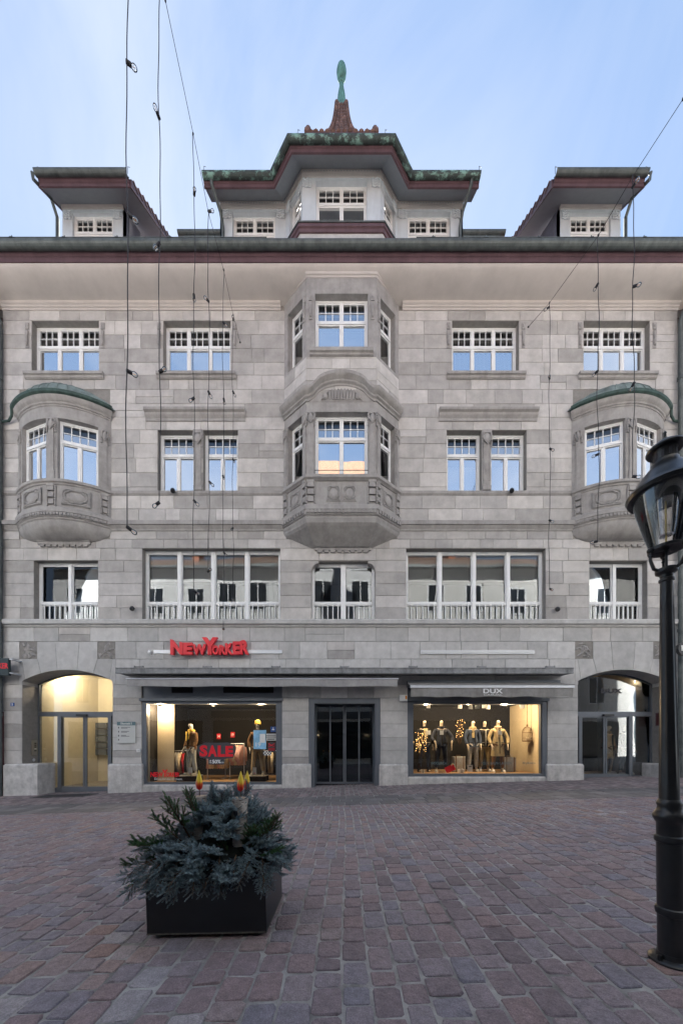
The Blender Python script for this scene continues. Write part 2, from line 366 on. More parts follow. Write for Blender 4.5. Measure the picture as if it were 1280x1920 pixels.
INSIDE = [(548,732,553,668),(548,732,772,892),(42,204,786,914),(1076,1238,786,914)]    # wall left open behind the oriels
NOBLK = [(536,744,500,1000),(36,206,752,1000),(1074,1244,752,1000)]     # hidden behind the oriels
for c in ARCH: NOBLK.append((c-90, c+90, 1203, 1284))
def cells(openings, x0, x1, y0, y1):
    xs = sorted({x0, x1, *[v for o in openings for v in o[:2] if x0 < v < x1]}); ys = sorted({y0, y1, *[v for o in openings for v in o[2:] if y0 < v < y1]})
    for j in range(len(ys)-1):
        run = None
        for i in range(len(xs)-1):
            cx, cy = (xs[i]+xs[i+1])/2, (ys[j]+ys[j+1])/2
            solid = not any(o[0] < cx < o[1] and o[2] < cy < o[3] for o in openings)
            if solid: run = (run[0] if run else xs[i], xs[i+1])
            if run and (not solid or i == len(xs)-2):
                yield run[0], run[1], ys[j], ys[j+1]; run = None
core = MB()
for a, b, c, d in cells(OPEN+INSIDE, 5, 1270, 560, 1520):
    core.box(PX(a), PX(b), .018, .6, PZ(d), PZ(c))
WALL = core.build('wall', 'core', BLD)
ROWS = [582,600.5,627,653,679,703,730,757,782,806,832,859,886,913]
ROWS2 = [929,954,978]; ROWS3 = [995,1011,1028,1050.8,1072.8,1095,1117,1140,1163]; ROWS4 = [1176,1203,1236,1260,1284,1309,1333.6,1358,1383,1407.5,1432.5]
blocks = []
rb = random.Random(11)
def lay_rows(rows, wmin, wmax):
    for k in range(len(rows)-1):
        y0, y1 = rows[k], rows[k+1]; cuts = []
        for o in OPEN+NOBLK:
            if o[2] < y1-2 and o[3] > y0+2: cuts.append((o[0], o[1]))
        cuts.sort(); segs = []; x = 5
        for a, b in cuts:
            if a > x+2: segs.append((x, a))
            x = max(x, b)
        if x < 1268: segs.append((x, 1270))
        for a, b in segs:
            n = max(1, round((b-a)/rb.uniform(wmin, wmax))); e = [a]
            for i in range(1, n): e.append(a+(b-a)*(i+rb.uniform(-.26, .26))/n)
            e.append(b)
            for i in range(n):
                if e[i+1]-e[i] > 46 and y1-y0 > 24 and rb.random() < .10:      # a course split in two thin stones
                    ym = (y0+y1)/2; blocks.append((e[i], e[i+1], y0, ym)); blocks.append((e[i], e[i+1], ym, y1))
                else: blocks.append((e[i], e[i+1], y0, y1))
lay_rows(ROWS, 38, 62); lay_rows([913,921], 90, 140); lay_rows(ROWS2, 40, 66); lay_rows(ROWS3, 34, 58); lay_rows(ROWS4, 46, 76)
order = sorted(range(len(blocks)), key=lambda i: -(blocks[i][1]-blocks[i][0])*(blocks[i][3]-blocks[i][2]))
big = set(order[:278]); restb = MB()
for i, (a, b, c, d) in enumerate(blocks):
    low = c > 1175; gp = .0035; t = rb.random()
    if rb.random() < .09: t = 1.5 if not low else 1.1
    elif rb.random() < .1: t = -.15
    args = (PX(a)+gp, PX(b)-gp, -rb.uniform(0, .005), .05, PZ(d)+gp, PZ(c)-gp)
    if i in big:
        m = MB(); m.cham(*args, c=.007, tint=t); m.build('stone_block', 'stone_light' if low else 'stone', WALL, fix=False)
    else: restb.cham(*args, c=.007, tint=t)
ro = restb.build('stone_blocks', 'stone', WALL, fix=False); ro['kind'] = 'stuff'
# arches: voussoirs as wedge stones
def arcy(x, c): return 1256+181.5-math.sqrt(181.5**2-(x-c)**2)
for c in ARCH:
    def S(pts, mirror):
        q = [((c+(p[0]-126)) if not mirror else (c-(p[0]-126)), p[1]) for p in pts]
        q = [(x, arcy(x, c) if y is None else y) for x, y in q]
        return [(PX(x), PZ(y)) for x, y in (q if mirror else q[::-1])]
    A_ = [(41.3,1236),(69.3,1236),(76.5,None),(68,None),(60,None),(52,None),(46.6,None)]
    B_ = [(69.9,1203.3),(103,1203.3),(107.2,None),(99,None),(91,None),(84,None),(77.1,None),(69.9,1235.6)]
    C_ = [(36,1236.3),(41,1236.3),(46,None),(41.3,None),(41.3,1284),(36,1284)]
    for poly in (A_, B_, C_):
        for mir in (False, True):
            pl = poly
            m = MB(); m.prism(S(pl, mir), -.002, .6, rb.random()); m.build('voussoir', 'stone_light', WALL)
    K_ = [(103.6,1203.3),(148.4,1203.3),(144.2,None),(138,None),(130,None),(122,None),(114,None),(107.8,None)]
    m = MB(); m.prism(S(K_, False), -.004, .6, rb.random()); m.build('keystone', 'stone_light', WALL)
    # stone between relief and side, and carved relief squares
    for sgn in (-1, 1):
        rx = c+sgn*73.3
        x0, x1 = rx-16.5, rx+16.5
        m = MB(); n = 26; seed = rb.uniform(0, 50); strokes = []
        for q in range(16):
            p = Vector((rb.uniform(-.8, .8), rb.uniform(-.8, .8))); ang = rb.uniform(0, 2*PI); ln = rb.uniform(.2, .7); strokes.append((p, p+Vector((math.cos(ang), math.sin(ang)))*ln, rb.uniform(.07, .15), rb.uniform(.5, 1)))
        strokes += [(Vector((0, .1)), Vector((0, .45)), .2, 1.), (Vector((-.6, -.6)), Vector((.3, .1)), .14, .9), (Vector((.6, -.6)), Vector((-.2, 0)), .14, .9)]
        def hgt(u, v):
            h = 0
            for p, q2, r, a in strokes:
                d = q2-p; t = max(0, min(1, (Vector((u, v))-p).dot(d)/d.length_squared)); e = (Vector((u, v))-p-d*t).length/r
                h = max(h, a*math.exp(-e*e*1.6))
            return h*.06+.012*noise.noise(Vector((u*5, v*5, seed)))
        vs = []; fs = []
        for jj in range(n+1):
            for ii in range(n+1):
                u, v = ii/n*2-1, jj/n*2-1; edge = max(abs(u), abs(v)) > .97
                vs.append((PX(x0)+(PX(x1)-PX(x0))*ii/n, .03 - (0 if edge else hgt(u, v)), PZ(1235.5)+(PZ(1203.5)-PZ(1235.5))*jj/n))
        for jj in range(n):
            for ii in range(n): fs.append((jj*(n+1)+ii, jj*(n+1)+ii+1, (jj+1)*(n+1)+ii+1, (jj+1)*(n+1)+ii))
        m.add(vs, fs); rp = m.build('carved_relief', 'trim', BLD, smooth=True, fix=False)
# shoulders of the centre first-floor window
for s in (-1, 1):
    e = 643.5+s*60; pts = [(e, 1052)] + [(643.5+s*46.5, 1052), (643.5+s*46.5, 1056)] + [(643.5+s*(46.5+13.5*math.sin(t*PI/2/5)), 1056+16*(1-math.cos(t*PI/2/5))) for t in range(1, 6)] + [(e, 1075)]
    m = MB(); m.prism([(PX(x), PZ(y)) for x, y in (pts if s > 0 else pts[::-1])], -.002, .35, .4); m.build('window_shoulder', 'stone', BLD)
# plinth stones
def plinth(a, b, top, bot, out=.09, dep=.3):
    m = MB(); x0, x1, z0, z1 = PX(a, -out), PX(b, -out), PZ(bot), PZ(top); c = .02
    m.add([(x0,-out,z0),(x1,-out,z0),(x1,-out,z1-.05),(x0,-out,z1-.05),(x0+c,-out+.05,z1),(x1-c,-out+.05,z1),(x0,dep,z0),(x1,dep,z0),(x1,dep,z1-.05),(x0,dep,z1-.05),(x0+c,dep,z1),(x1-c,dep,z1)],
          [(0,1,2,3),(3,2,5,4),(1,7,8,2),(6,0,3,9),(2,8,11,5),(9,3,4,10),(4,5,11,10)], rb.random())
    return m.build('plinth_stone', 'plinth', BLD)
for a, b in ((6,70),(202,265.5),(528.6,583),(711,764.5),(1026,1094.5),(1238,1270)):
    plinth(a, b, 1432.5, 1530, dep=.58 if a in (6, 1238) else .4)
for a, b, t in ((266,528,1471.5),(765,1025.5,1456.5)): plinth(a, b, t, 1530, out=.035, dep=.5)
# string courses
def course(name, prof, m='trim', x0=XL, x1=XR, tint=.5):
    q = MB(); q.sweep([(x0, 0), (x1, 0)], prof, tint); return q.build(name, m, BLD)
z = PZ
course('string_course', [(-.1,z(1176)),(.03,z(1176)),(.05,z(1173)),(.11,z(1171.5)),(.12,z(1165)),(.10,z(1163)),(-.1,z(1162.5))], 'stone_light')
for xa, xb in ((XL, PX(36)), (PX(206), PX(538)), (PX(744), PX(1076)), (PX(1244), XR)):
    course('string_course', [(-.1,z(996)),(.025,z(996)),(.03,z(993)),(.07,z(989.5)),(.08,z(988)),(.12,z(987)),(.125,z(980)),(.08,z(978)),(-.1,z(978))], 'trim', xa, xb)
    course('sill_course', [(-.1,z(929)),(.0,z(929)),(.035,z(926)),(.04,z(921.5)),(-.1,z(920.5))], 'trim', xa, xb)
# ================================================================== EAVES
zw = PZ(581)
for xa, xb in ((XL-.0, -1.9), (1.9, XR)):
    course('eaves_moulding', [(-.05,zw-.02),(.02,zw-.02),(.03,zw+.03),(.06,zw+.04),(.065,zw+.09),(.10,zw+.11),(.11,zw+.17),(-.05,zw+.2)], 'cream', xa, xb)
sof = MB()
prof = [(.05, zw+.14)]+[(.10+.66*math.sin(t*PI/2/8), zw+.17+.24*(1-math.cos(t*PI/2/8))**.8) for t in range(9)]
top = [(.78, zw+.62), (-.3, zw+.62), (-.3, zw+.14)]
sof.sweep([(-13.5, 0), (12.5, 0)], prof+top)
SOF = sof.build('coved_soffit', 'cream', BLD, smooth=True)
zf = prof[-1][1]
course('fascia', [(.74,zf-.015),(.785,zf-.015),(.79,zf+.10),(.82,zf+.11),(.825,zf+.21),(.87,zf+.23),(.875,zf+.30),(.74,zf+.32)], 'purple', -13.5, 12.5)
def half_gutter(r, oy, zc):     # profile of a half-round gutter, hollow
    o = [(oy+r*math.cos(t), zc+r*math.sin(t)) for t in [PI+PI*k/8 for k in range(9)]]
    i = [(oy+(r-.012)*math.cos(t), zc+(r-.012)*math.sin(t)) for t in [2*PI-PI*k/8 for k in range(9)]]
    return o+[(oy+r, zc+.015), (oy+r-.02, zc+.015)]+i
gz = zf+.27
course('gutter', half_gutter(.115, .93, gz), 'gutter', -13.5, 12.5)
for k in range(24):
    m = MB(); x = -13.2+k*1.09; m.sweep([(x, 0), (x+.025, 0)], [(.93+.122*math.cos(t), gz+.122*math.sin(t)) for t in [PI+PI*q/8 for q in range(9)]]+[(.93+.108*math.cos(t), gz+.108*math.sin(t)) for t in [2*PI-PI*q/8 for q in range(9)]]); m.build('gutter_strap', 'gutter', BLD)
# main roof (mansard), hidden from the street by the gutter
rf = MB(); rf.add([(-13.5,-.85,gz-.05),(12.5,-.85,gz-.05),(12.5,2.3,19.3),(-13.5,2.3,19.3),(12.5,7.5,21.2),(-13.5,7.5,21.2),(12.5,13,17),(-13.5,13,17),(-13.5,13,0),(12.5,13,0)],
    [(0,1,2,3),(3,2,4,5),(5,4,6,7),(7,6,9,8)]); rf.build('roof', 'tile', BLD, fix=False)
sr = MB(); sr.tube([(-13, -.62, 16.24), (-2.2, -.62, 16.24)], .018, 6); sr.tube([(2.2, -.62, 16.24), (12.4, -.62, 16.24)], .018, 6)
for k in range(17):
    x = -12.8+k*1.55
    if abs(x) > 2.2: sr.tube([(x, -.7, 15.6), (x, -.62, 16.3)], .014, 5); sr.box(x-.05, x+.05, -.66, -.6, 16.2, 16.23)
sr.build('snow_rail', 'gutter', BLD)
# gable ends and back of the building so that rooms stay dark
eb = MB()
for x in (XL-.02, XR-.25): eb.box(x, x+.25, .6, 13, -1, 15.5)
eb.build('party_wall', 'core', BLD)
fl = MB()
for zz in (5.0, 8.0, 12.3, 15.3): fl.box(XL, XR, .6, 6, zz-.1, zz+.1)
fl.box(XL, XR, 3.4, 3.6, 4.9, 15.3); fl.box(XL, XR, 5.9, 6.1, -1, 5)
fl.build('room_interior', 'room', BLD)
# ================================================================== WINDOWS
paneM = {}
def pane_mesh(m):
    if m not in paneM:
        q = MB(); q.box(-.5, .5, -.003, .003, 0, 1) if m not in ('glass_sky', 'glass_blue', 'glass_dark') else q.add([(-.5, 0, 0), (.5, 0, 0), (.5, 0, 1), (-.5, 0, 1)], [(0, 1, 2, 3)]); me = q.mesh('pane'); me.materials.append(M[m]); paneM[m] = me
    return paneM[m]
def add_pane(win, u0, u1, v0, v1, w, m):
    o = bpy.data.objects.new('pane', pane_mesh(m)); put(o, win); o.location = ((u0+u1)/2, w, v0); o.scale = (u1-u0, 1, v1-v0)
    return o
frames = {}
def window(loc, rz, W, H, lights=2, transom=None, grid=(3, 2), mode='sash', glassU='glass_dark', glassL='glass_sky', grid_lights=None, blind=None, rowmix=False, parent=None, rail=None, name='window'):
    # local: u along the wall, v up, depth +Y. origin bottom centre of the opening
    key = (round(W, 2), round(H, 2), lights, transom, grid, mode, grid_lights, rail)
    fw = .06; cellsU = []; cellsL = []; cellsB = []
    h = W/2; q = MB()
    q.box(-h, -h+fw, 0, .1, 0, H); q.box(h-fw, h, 0, .1, 0, H); q.box(-h+fw, h-fw, .003, .097, 0, fw); q.box(-h+fw, h-fw, .003, .097, H-fw, H)
    def muntins(u0, u1, v0, v1, nc, nr):
        sf = .032; q.box(u0, u0+sf, .015, .075, v0, v1); q.box(u1-sf, u1, .015, .075, v0, v1); q.box(u0+sf, u1-sf, .017, .073, v0, v0+sf); q.box(u0+sf, u1-sf, .017, .073, v1-sf, v1)
        a0, a1, b0, b1 = u0+sf, u1-sf, v0+sf, v1-sf; mw = .011; out = []
        for i in range(1, nc): x = a0+(a1-a0)*i/nc; q.box(x-mw, x+mw, .022, .06, b0, b1)
        for j in range(1, nr): y = b0+(b1-b0)*j/nr; q.box(a0, a1, .025, .057, y-mw, y+mw)
        for i in range(nc):
            for j in range(nr): out.append((a0+(a1-a0)*i/nc+mw*.5, a0+(a1-a0)*(i+1)/nc-mw*.5, b0+(b1-b0)*j/nr+mw*.5, b0+(b1-b0)*(j+1)/nr-mw*.5, j))
        return out
    iw = W-2*fw
    def split(n, mw=.055):
        w = (iw-mw*(n-1))/n; return [(-h+fw+i*(w+mw), -h+fw+i*(w+mw)+w) for i in range(n)]
    if mode == 'sash':
        T = transom
        q.box(-h+fw, h-fw, -.012, .098, T, T+.085)
        sl = split(lights)
        for i, (a, b) in enumerate(sl):
            if i: q.box(a-.055, a, .004, .096, fw, T)
            cellsL += muntins(a, b, fw, T, 1, 1)
        su = split(grid_lights or lights)
        for i, (a, b) in enumerate(su):
            if i: q.box(a-.055, a, .004, .096, T+.085, H-fw)
            cellsU += muntins(a, b, T+.085, H-fw, *grid)
    else:       # tall lights over a low balustered panel
        rl = rail; mwid = .10; q.box(-h+fw, h-fw, -.01, .098, rl, rl+.07)
        for i, (a, b) in enumerate(split(lights, mwid)):
            if i:
                q.box(a-mwid, a, -.03, .09, fw, H-fw+.03)
                for k in range(7): q.box(a-.062, a-.038, -.034, -.029, H-.13-k*.062, H-.105-k*.062)
            cellsL += muntins(a, b, rl+.07, H-fw, 1, 1); cellsB += muntins(a, b, fw, rl, 1, 1)
            for k in range(5): x = a+(b-a)*(k+.7)/5.4; q.box(x-.013, x+.013, -.02, .01, fw, rl)
    if key in frames: win = bpy.data.objects.new(name, frames[key]); put(win, parent or BLD)
    else: win = q.build(name, 'whiteframe', parent or BLD); frames[key] = win.data
    win.location = loc; win.rotation_euler = (0, 0, rz)
    for c in cellsL: add_pane(win, c[0], c[1], c[2], c[3], .045, glassL)
    for c in cellsU: add_pane(win, c[0], c[1], c[2], c[3], .04, ('glass_blue' if (rowmix and c[4] < grid[1]-1) else glassU))  # upper rows reflect less, in place of the mirrored eave
    for c in cellsB: add_pane(win, c[0], c[1], c[2], c[3], .045, glassL)
    if blind:        # (kind, bottom fraction)
        kind, frac = blind
        b = MB()
        if kind == 'slat':
            v = H-.1; v1 = H*frac
            while v > v1: b.add([(-h+.08, .19, v), (h-.08, .19, v), (h-.08, .165, v-.022), (-h+.08, .165, v-.022)], [(0,1,2,3)]); v -= .028
            b.build('venetian_blind', 'blind', win, fix=False)
        elif kind == 'curtain':
            n = 60; pts = [(-h+.05+(W-.1)*i/n, .2+.03*math.sin(i*1.3)+.012*math.sin(i*3.1)) for i in range(n+1)]
            b.add([(x, y, .04) for x, y in pts]+[(x, y, H*frac) for x, y in pts], [(i, i+1, n+2+i, n+1+i) for i in range(n)])
            b.build('curtain', 'curtain', win, smooth=True, fix=False)
        else:
            b.box(-h+.07, h-.07, .16, .165, H*frac, H-.05) if kind == 'roller' else b.box(-h+.07, h-.07, .2, .205, .05, H*frac)
            b.build('roller_blind', 'blind', win, fix=False)
    return win
def sill(win, W, out=.11, h=.19, over=.18, m='trim'):
    q = MB(); a = W/2+over; q.sweep([(-a, -.19), (a, -.19)], [(-.2,-.0),(.02,-h),(out*.55,-h+.03),(out*.6,-.1),(out,-.09),(out+.005,-.015),(out-.02,.0),(-.2,.012)])
    return q.build('sill', m, win)
YF = .19
# carved consoles beside the top windows
def console(x, z0, parent=BLD, y=0., rz=0., s=1.):
    q = MB(); q.m = xf((x, y, z0), rz, s=(s, s, s))
    q.box(-.055, .055, -.03, .02, .47, .66); q.ball((0, -.03, .565), .04, .02, .06, 8, 5)
    q.box(-.05, .05, -.022, .02, -.12, .42); q.box(-.04, .04, -.05, .0, .26, .41)
    q.lathe([(.0,.0),(.03,.0),(.042,.03),(.042,.12),(.034,.15),(.042,.17),(.042,.25),(.03,.27),(0,.27)], (0, -.03, 0), 10)
    q.lathe([(0,-.06),(.022,-.055),(.036,-.03),(.03,0),(0,.01)], (0, -.035, 0), 10)
    return q.build('carved_console', 'trim', parent, smooth=True)
zs = PZ(701); Ht = PZ(600.5)-zs
for i, (a, b) in enumerate(TOPW):
    W = PX(b)-PX(a); w = window((PX((a+b)/2), YF, zs), 0, W, Ht, 3, 1.0, (3, 2), blind=('low', .64) if i != 2 else ('curtain', .64)); sill(w, W)
    for s in (a-7.5, b+8): console(PX(s), PZ(646))
zs = PZ(920); Hp = PZ(806)-zs
for i, (a, b) in enumerate(PAIR):
    W = PX(b)-PX(a); window((PX((a+b)/2), YF, zs), 0, W, Hp, 2, 1.2, (4, 2), grid_lights=1, rowmix=True, blind=('low', .55) if i else None)
for xa, xb in ((266,468),(814,1013.7)):      # hood moulding above the paired windows, carved mullion between
    q = MB(); q.sweep([(PX(xa)+.13, 0), (PX(xb)-.13, 0)], [(-.1,z(791)),(.03,z(790.5)),(.04,z(786)),(.09,z(782)),(.10,z(778)),(.16,z(776)),(.17,z(772)),(.14,z(770)),(-.1,z(769))])
    q.build('hood_moulding', 'trim', BLD)
    cx = PX((362.5+380.5)/2 if xa < 600 else 911.8)
    q = MB(); zb = PZ(920); q.box(cx-.10, cx+.10, -.03, .3, zb+.12, PZ(810)); q.box(cx-.13, cx+.13, -.045, .3, zb, zb+.14)
    for s in (-1, 1): q.box(cx+s*.085-.02, cx+s*.085+.02, -.045, 0, zb+.3, zb+1.3)
    mul = q.build('carved_mullion', 'trim', BLD)
    q = MB(); zt = PZ(808); q.box(cx-.14, cx+.14, -.06, .05, zt-.1, zt); q.ball((cx, -.05, zt-.27), .10, .05, .16, 12, 6)
    q.tube([(cx-.12, -.05, zt-.1), (cx-.11, -.07, zt-.3), (cx, -.08, zt-.47), (cx+.11, -.07, zt-.3), (cx+.12, -.05, zt-.1)], .022, 6)
    for s in (-1, 1):
        for k in range(5): q.ball((cx+s*.14, -.035, zt-.15-k*.085), .032, .03, .045, 7, 4)
    q.build('cartouche', 'trim', mul, smooth=True)
zs = PZ(1163)
for i, (a, b, t, n) in enumerate(FIRST):
    W = PX(b)-PX(a); H = PZ(t)-zs
    window((PX((a+b)/2), YF, zs), 0, W, H, n, mode='tall', rail=.56, glassL='glass_first', blind=('slat', .62 if n == 4 else .55) if i != 0 and i != 3 else None)
window((PX(643.5), YF, zs), 0, 2.0, PZ(1052)-zs, 2, mode='tall', rail=.56, glassL='glass_first', blind=None)
# ================================================================== CENTRAL ORIEL
PB = .6; XW, XF = 1.788, 1.033
path = [(-XW-.0, .0), (-XF, -PB), (XF, -PB), (XW, .0)]
ang = math.atan2(PB, XW-XF); slen = math.hypot(PB, XW-XF)
ORC = MB()
def panel(mb, p0, p1, z0, z1, ops, th=.25):
    d = Vector((p1[0]-p0[0], p1[1]-p0[1], 0)); l = d.length; old = mb.m
    mb.m = xf((p0[0], p0[1], 0), math.atan2(d.y, d.x))
    for a, b, c, e in cells([(o[0], o[1], o[2], o[3]) for o in ops], 0, l, z0, z1): mb.box(a, b, 0, th, c, e)
    mb.m = old
z2a, z2b = 9.2, 11.13; z3a, z3b = 12.92, 14.62; zt0, zt1 = 8.3, 15.2
fo = [(XF-.785, XF+.785, z2a, z2b), (XF-.78, XF+.78, z3a, z3b)]
so = [(slen*.17, slen*.82, z2a, z2b), (slen*.17, slen*.82, z3a-.1, z3b)]
so2 = [(slen-o[1], slen-o[0], o[2], o[3]) for o in so]
panel(ORC, path[0], path[1], zt0, zt1, so); panel(ORC, path[1], path[2], zt0, zt1, fo); panel(ORC, path[2], path[3], zt0, zt1, so2)
for zz in (8.3, 12.35, 15.1): ORC.slab([(-1.7,.5),(-1.7,-.05),(-.98,-.52),(.98,-.52),(1.7,-.05),(1.7,.5)], zz, zz+.1)
ori = ORC.build('central_oriel', 'trim', BLD); ori['label'] = 'two-storey polygonal bay over the centre door with arched carved cornice'
def orib(q, name, m='trim', smooth=False): return q.build(name, m, ori, smooth=smooth)
# ashlar blocks between the floors
rb2 = random.Random(5)
for (p0, p1) in zip(path[:-1], path[1:]):
    l = math.hypot(p1[0]-p0[0], p1[1]-p0[1]); rz = math.atan2(p1[1]-p0[1], p1[0]-p0[0])
    zz = 11.75
    while zz < 12.7:
        hh = rb2.uniform(.25, .36); zt = min(zz+hh, 12.74); n = 3 if l > 1.5 else 1+rb2.randint(0, 1); e = [0]+sorted((i+rb2.uniform(-.25, .25))*l/n for i in range(1, n))+[l]
        for i in range(n):
            q = MB(); q.m = xf((p0[0], p0[1], 0), rz); q.cham(e[i]+.004, e[i+1]-.004, -.012-rb2.uniform(0, .004), .02, zz+.004, zt-.004, tint=rb2.choice((.2, .5, .8, 1.3))); q.build('stone_block', 'stone', ori, fix=False)
        zz = zt
# windows of the bay
kw = dict(grid=(3, 2))
def bay_win(p0, p1, s0, s1, za, zb, lights, tr, grid, inset=.17, **k):
    d = Vector((p1[0]-p0[0], p1[1]-p0[1], 0)).normalized(); n = Vector((-d.y, d.x, 0)); c = Vector((p0[0], p0[1], 0))+d*(s0+s1)/2+n*inset
    return window((c.x, c.y, za), math.atan2(d.y, d.x), s1-s0, zb-za, lights, tr, grid, **k)
w = bay_win(path[1], path[2], fo[1][0], fo[1][1], z3a, z3b, 2, 1.0, (3, 2), rowmix=True, blind=('low', .6)); 
q = MB(); q.sweep([(-.93, -PB), (.93, -PB)], [(-.1,12.93),(.0,12.74),(.06,12.76),(.07,12.80),(.12,12.82),(.125,12.91),(.1,12.93)]); orib(q, 'sill')
bay_win(path[1], path[2], fo[0][0], fo[0][1], z2a, z2b, 2, 1.22, (3, 2), rowmix=True)
for (p0, p1, oo) in ((path[0], path[1], so), (path[2], path[3], so2)):
    bay_win(p0, p1, oo[1][0], oo[1][1], oo[1][2], oo[1][3], 1, 1.08, (2, 2), glassL='glass_dark')
    bay_win(p0, p1, oo[0][0], oo[0][1], z2a, z2b, 1, 1.22, (2, 2), glassL='glass_dark')
# cornices, rails and corbel
def psweep(name, prof, m='trim', pth=path, smooth=False):
    q = MB(); q.sweep(pth, prof); return orib(q, name, m, smooth)
psweep('top_cornice', [(-.05,15.08),(.015,15.08),(.02,15.13),(.05,15.14),(.06,15.22),(.10,15.24),(.11,15.36),(.14,15.38),(.14,15.47),(-.05,15.5)], 'cream')
base_prof = [(-.05,7.93),(.03,7.93),(.05,7.98),(.03,8.0),(.03,8.04),(.07,8.06),(.075,8.19),(.10,8.2),(.10,8.33),(.05,8.37),(-.05,8.38)]
psweep('base_moulding', base_prof)
psweep('rail', [(-.05,9.08),(.03,9.08),(.05,9.1),(.10,9.13),(.105,9.21),(.08,9.235),(-.05,9.24)])
q = MB()
for (p0, p1) in zip(path[:-1], path[1:]):          # dentils
    l = math.hypot(p1[0]-p0[0], p1[1]-p0[1]); q.m = xf((p0[0], p0[1], 0), math.atan2(p1[1]-p0[1], p1[0]-p0[0])); n = int(l/.105)
    for i in range(n): q.box((i+.2)*l/n, (i+.8)*l/n, -.115, -.06, 8.09, 8.18)
q.m = None; orib(q, 'dentil_band')['kind'] = 'stuff'
def off(o): 
    k = math.tan(ang/2)*o
    return [(-XW-o*.9, 0), (-XF-k, -PB-o), (XF+k, -PB-o), (XW+o*.9, 0)]
rings = [[(x, y, 7.93) for x, y in off(.03)], [(x, y, 7.86) for x, y in off(.01)], [(x, y, 7.80) for x, y in off(-.05)], [(-.93,.0,7.44),(-.83,-.1,7.44),(.83,-.1,7.44),(.93,.0,7.44)]]
rings = [r+[(r[-1][0], .1, r[-1][2]), (r[0][0], .1, r[0][2])] for r in rings]
q = MB(); q.loft(rings); orib(q, 'corbel')
def bracket(cx, w, par, y0=1026, y1=1037):
    q = MB(); a, b = PX(cx-w/2), PX(cx+w/2); zt, zb = PZ(y0), PZ(y1)
    q.sweep([(a, 0), (b, 0)], [(-.05,zb+.05),(.05,zb+.06),(.06,zt-.03),(.09,zt-.02),(.09,zt+.01),(-.05,zt+.02)])
    n = 8
    for i in range(n): q.box(a+.05+(b-a-.1)*(i+.15)/n, a+.05+(b-a-.1)*(i+.85)/n, -.055, .0, zb-.005, zb+.055)
    q.build('dentil_bracket', 'trim', par)
bracket(642.5, 104, ori)
# arched cornice over the second floor
pts = [(-XW, 0, 0), (-XF, -PB, 0)]
for i in range(1, 30):
    x = -XF+2*XF*i/30; t = abs(x)/XF
    dz = .50*(1 if t < .05 else max(0, 1-(t/.92)**2.6))
    dz = .46*math.sqrt(max(0, 1-(t/.80)**2)) if t < .66 else .46*math.sqrt(1-(.66/.8)**2)*max(0, (1-(t-.66)/.30))**1.7 if t < .96 else 0
    pts.append((x, -PB, dz))
pts += [(XF, -PB, 0), (XW, 0, 0)]
q = MB(); q.sweep(pts, [(-.02,11.42),(.03,11.42),(.04,11.47),(.09,11.50),(.10,11.54),(.16,11.58),(.20,11.62),(.21,11.70),(.16,11.74),(-.02,11.76)]); orib(q, 'arched_cornice', smooth=True)
q = MB()
q.add([(x, -PB-.012, 11.42) for x in [p[0] for p in pts[2:-2]]]+[(p[0], -PB-.012, 11.46+p[2]) for p in pts[2:-2]], [(i, i+1, len(pts)-4+i+1, len(pts)-4+i) for i in range(len(pts)-5)])
for k in range(-4, 5):
    x = k*.085; q.tube([(x, -PB-.02, 11.46), (x*1.06, -PB-.05, 11.62), (x*1.1, -PB-.03, 11.74-abs(k)*.008)], [.028, .03, .02], 6); q.ball((x*1.12, -PB-.04, 11.755-abs(k)*.01), .03, .025, .03, 7, 4)
for s in (-1, 1): q.ball((s*.48, -PB-.03, 11.55), .08, .05, .08, 10, 6); q.tube([(s*.6, -PB-.02, 11.47), (s*.5, -PB-.05, 11.5), (s*.44, -PB-.05, 11.62), (s*.40, -PB-.03, 11.7)], .025, 6)
orib(q, 'carved_tympanum', smooth=True)
# pilasters with cartouches and carved balustrade panels
def cart(q, w=.1, h=.34):
    q.box(-w*1.15, w*1.15, -.035, .02, -.07, 0); q.ball((0, -.03, -.2), w*.75, .045, h*.42, 12, 6)
    q.tube([(-w, -.03, -.07), (-w*.95, -.045, -.22), (0, -.06, -h-.02), (w*.95, -.045, -.22), (w, -.03, -.07)], .018, 6)
    for s in (-1, 1):
        for k in range(5): q.ball((s*w*1.25, -.02, -.1-k*.075), .028, .028, .04, 7, 4)
        q.ball((s*w*.6, -.04, -.06), .035, .03, .03, 7, 4)
def drop(q, w=.09, h=.72):
    for k in range(3):
        zz = -k*h*.3; q.box(-w*(.95-.08*k), w*(.95-.08*k), -.05+.008*k, .02, zz-h*.24, zz-.03); q.box(-w*(1.05-.08*k), w*(1.05-.08*k), -.066+.008*k, .02, zz-h*.27, zz-h*.22)
    q.box(-w*1.2, w*1.2, -.06, .02, -.05, .02)
    for s in (-1, 1):
        for k in range(8): q.ball((s*w*1.35, -.02, -.06-k*h*.115), .03, .03, .045, 7, 4)
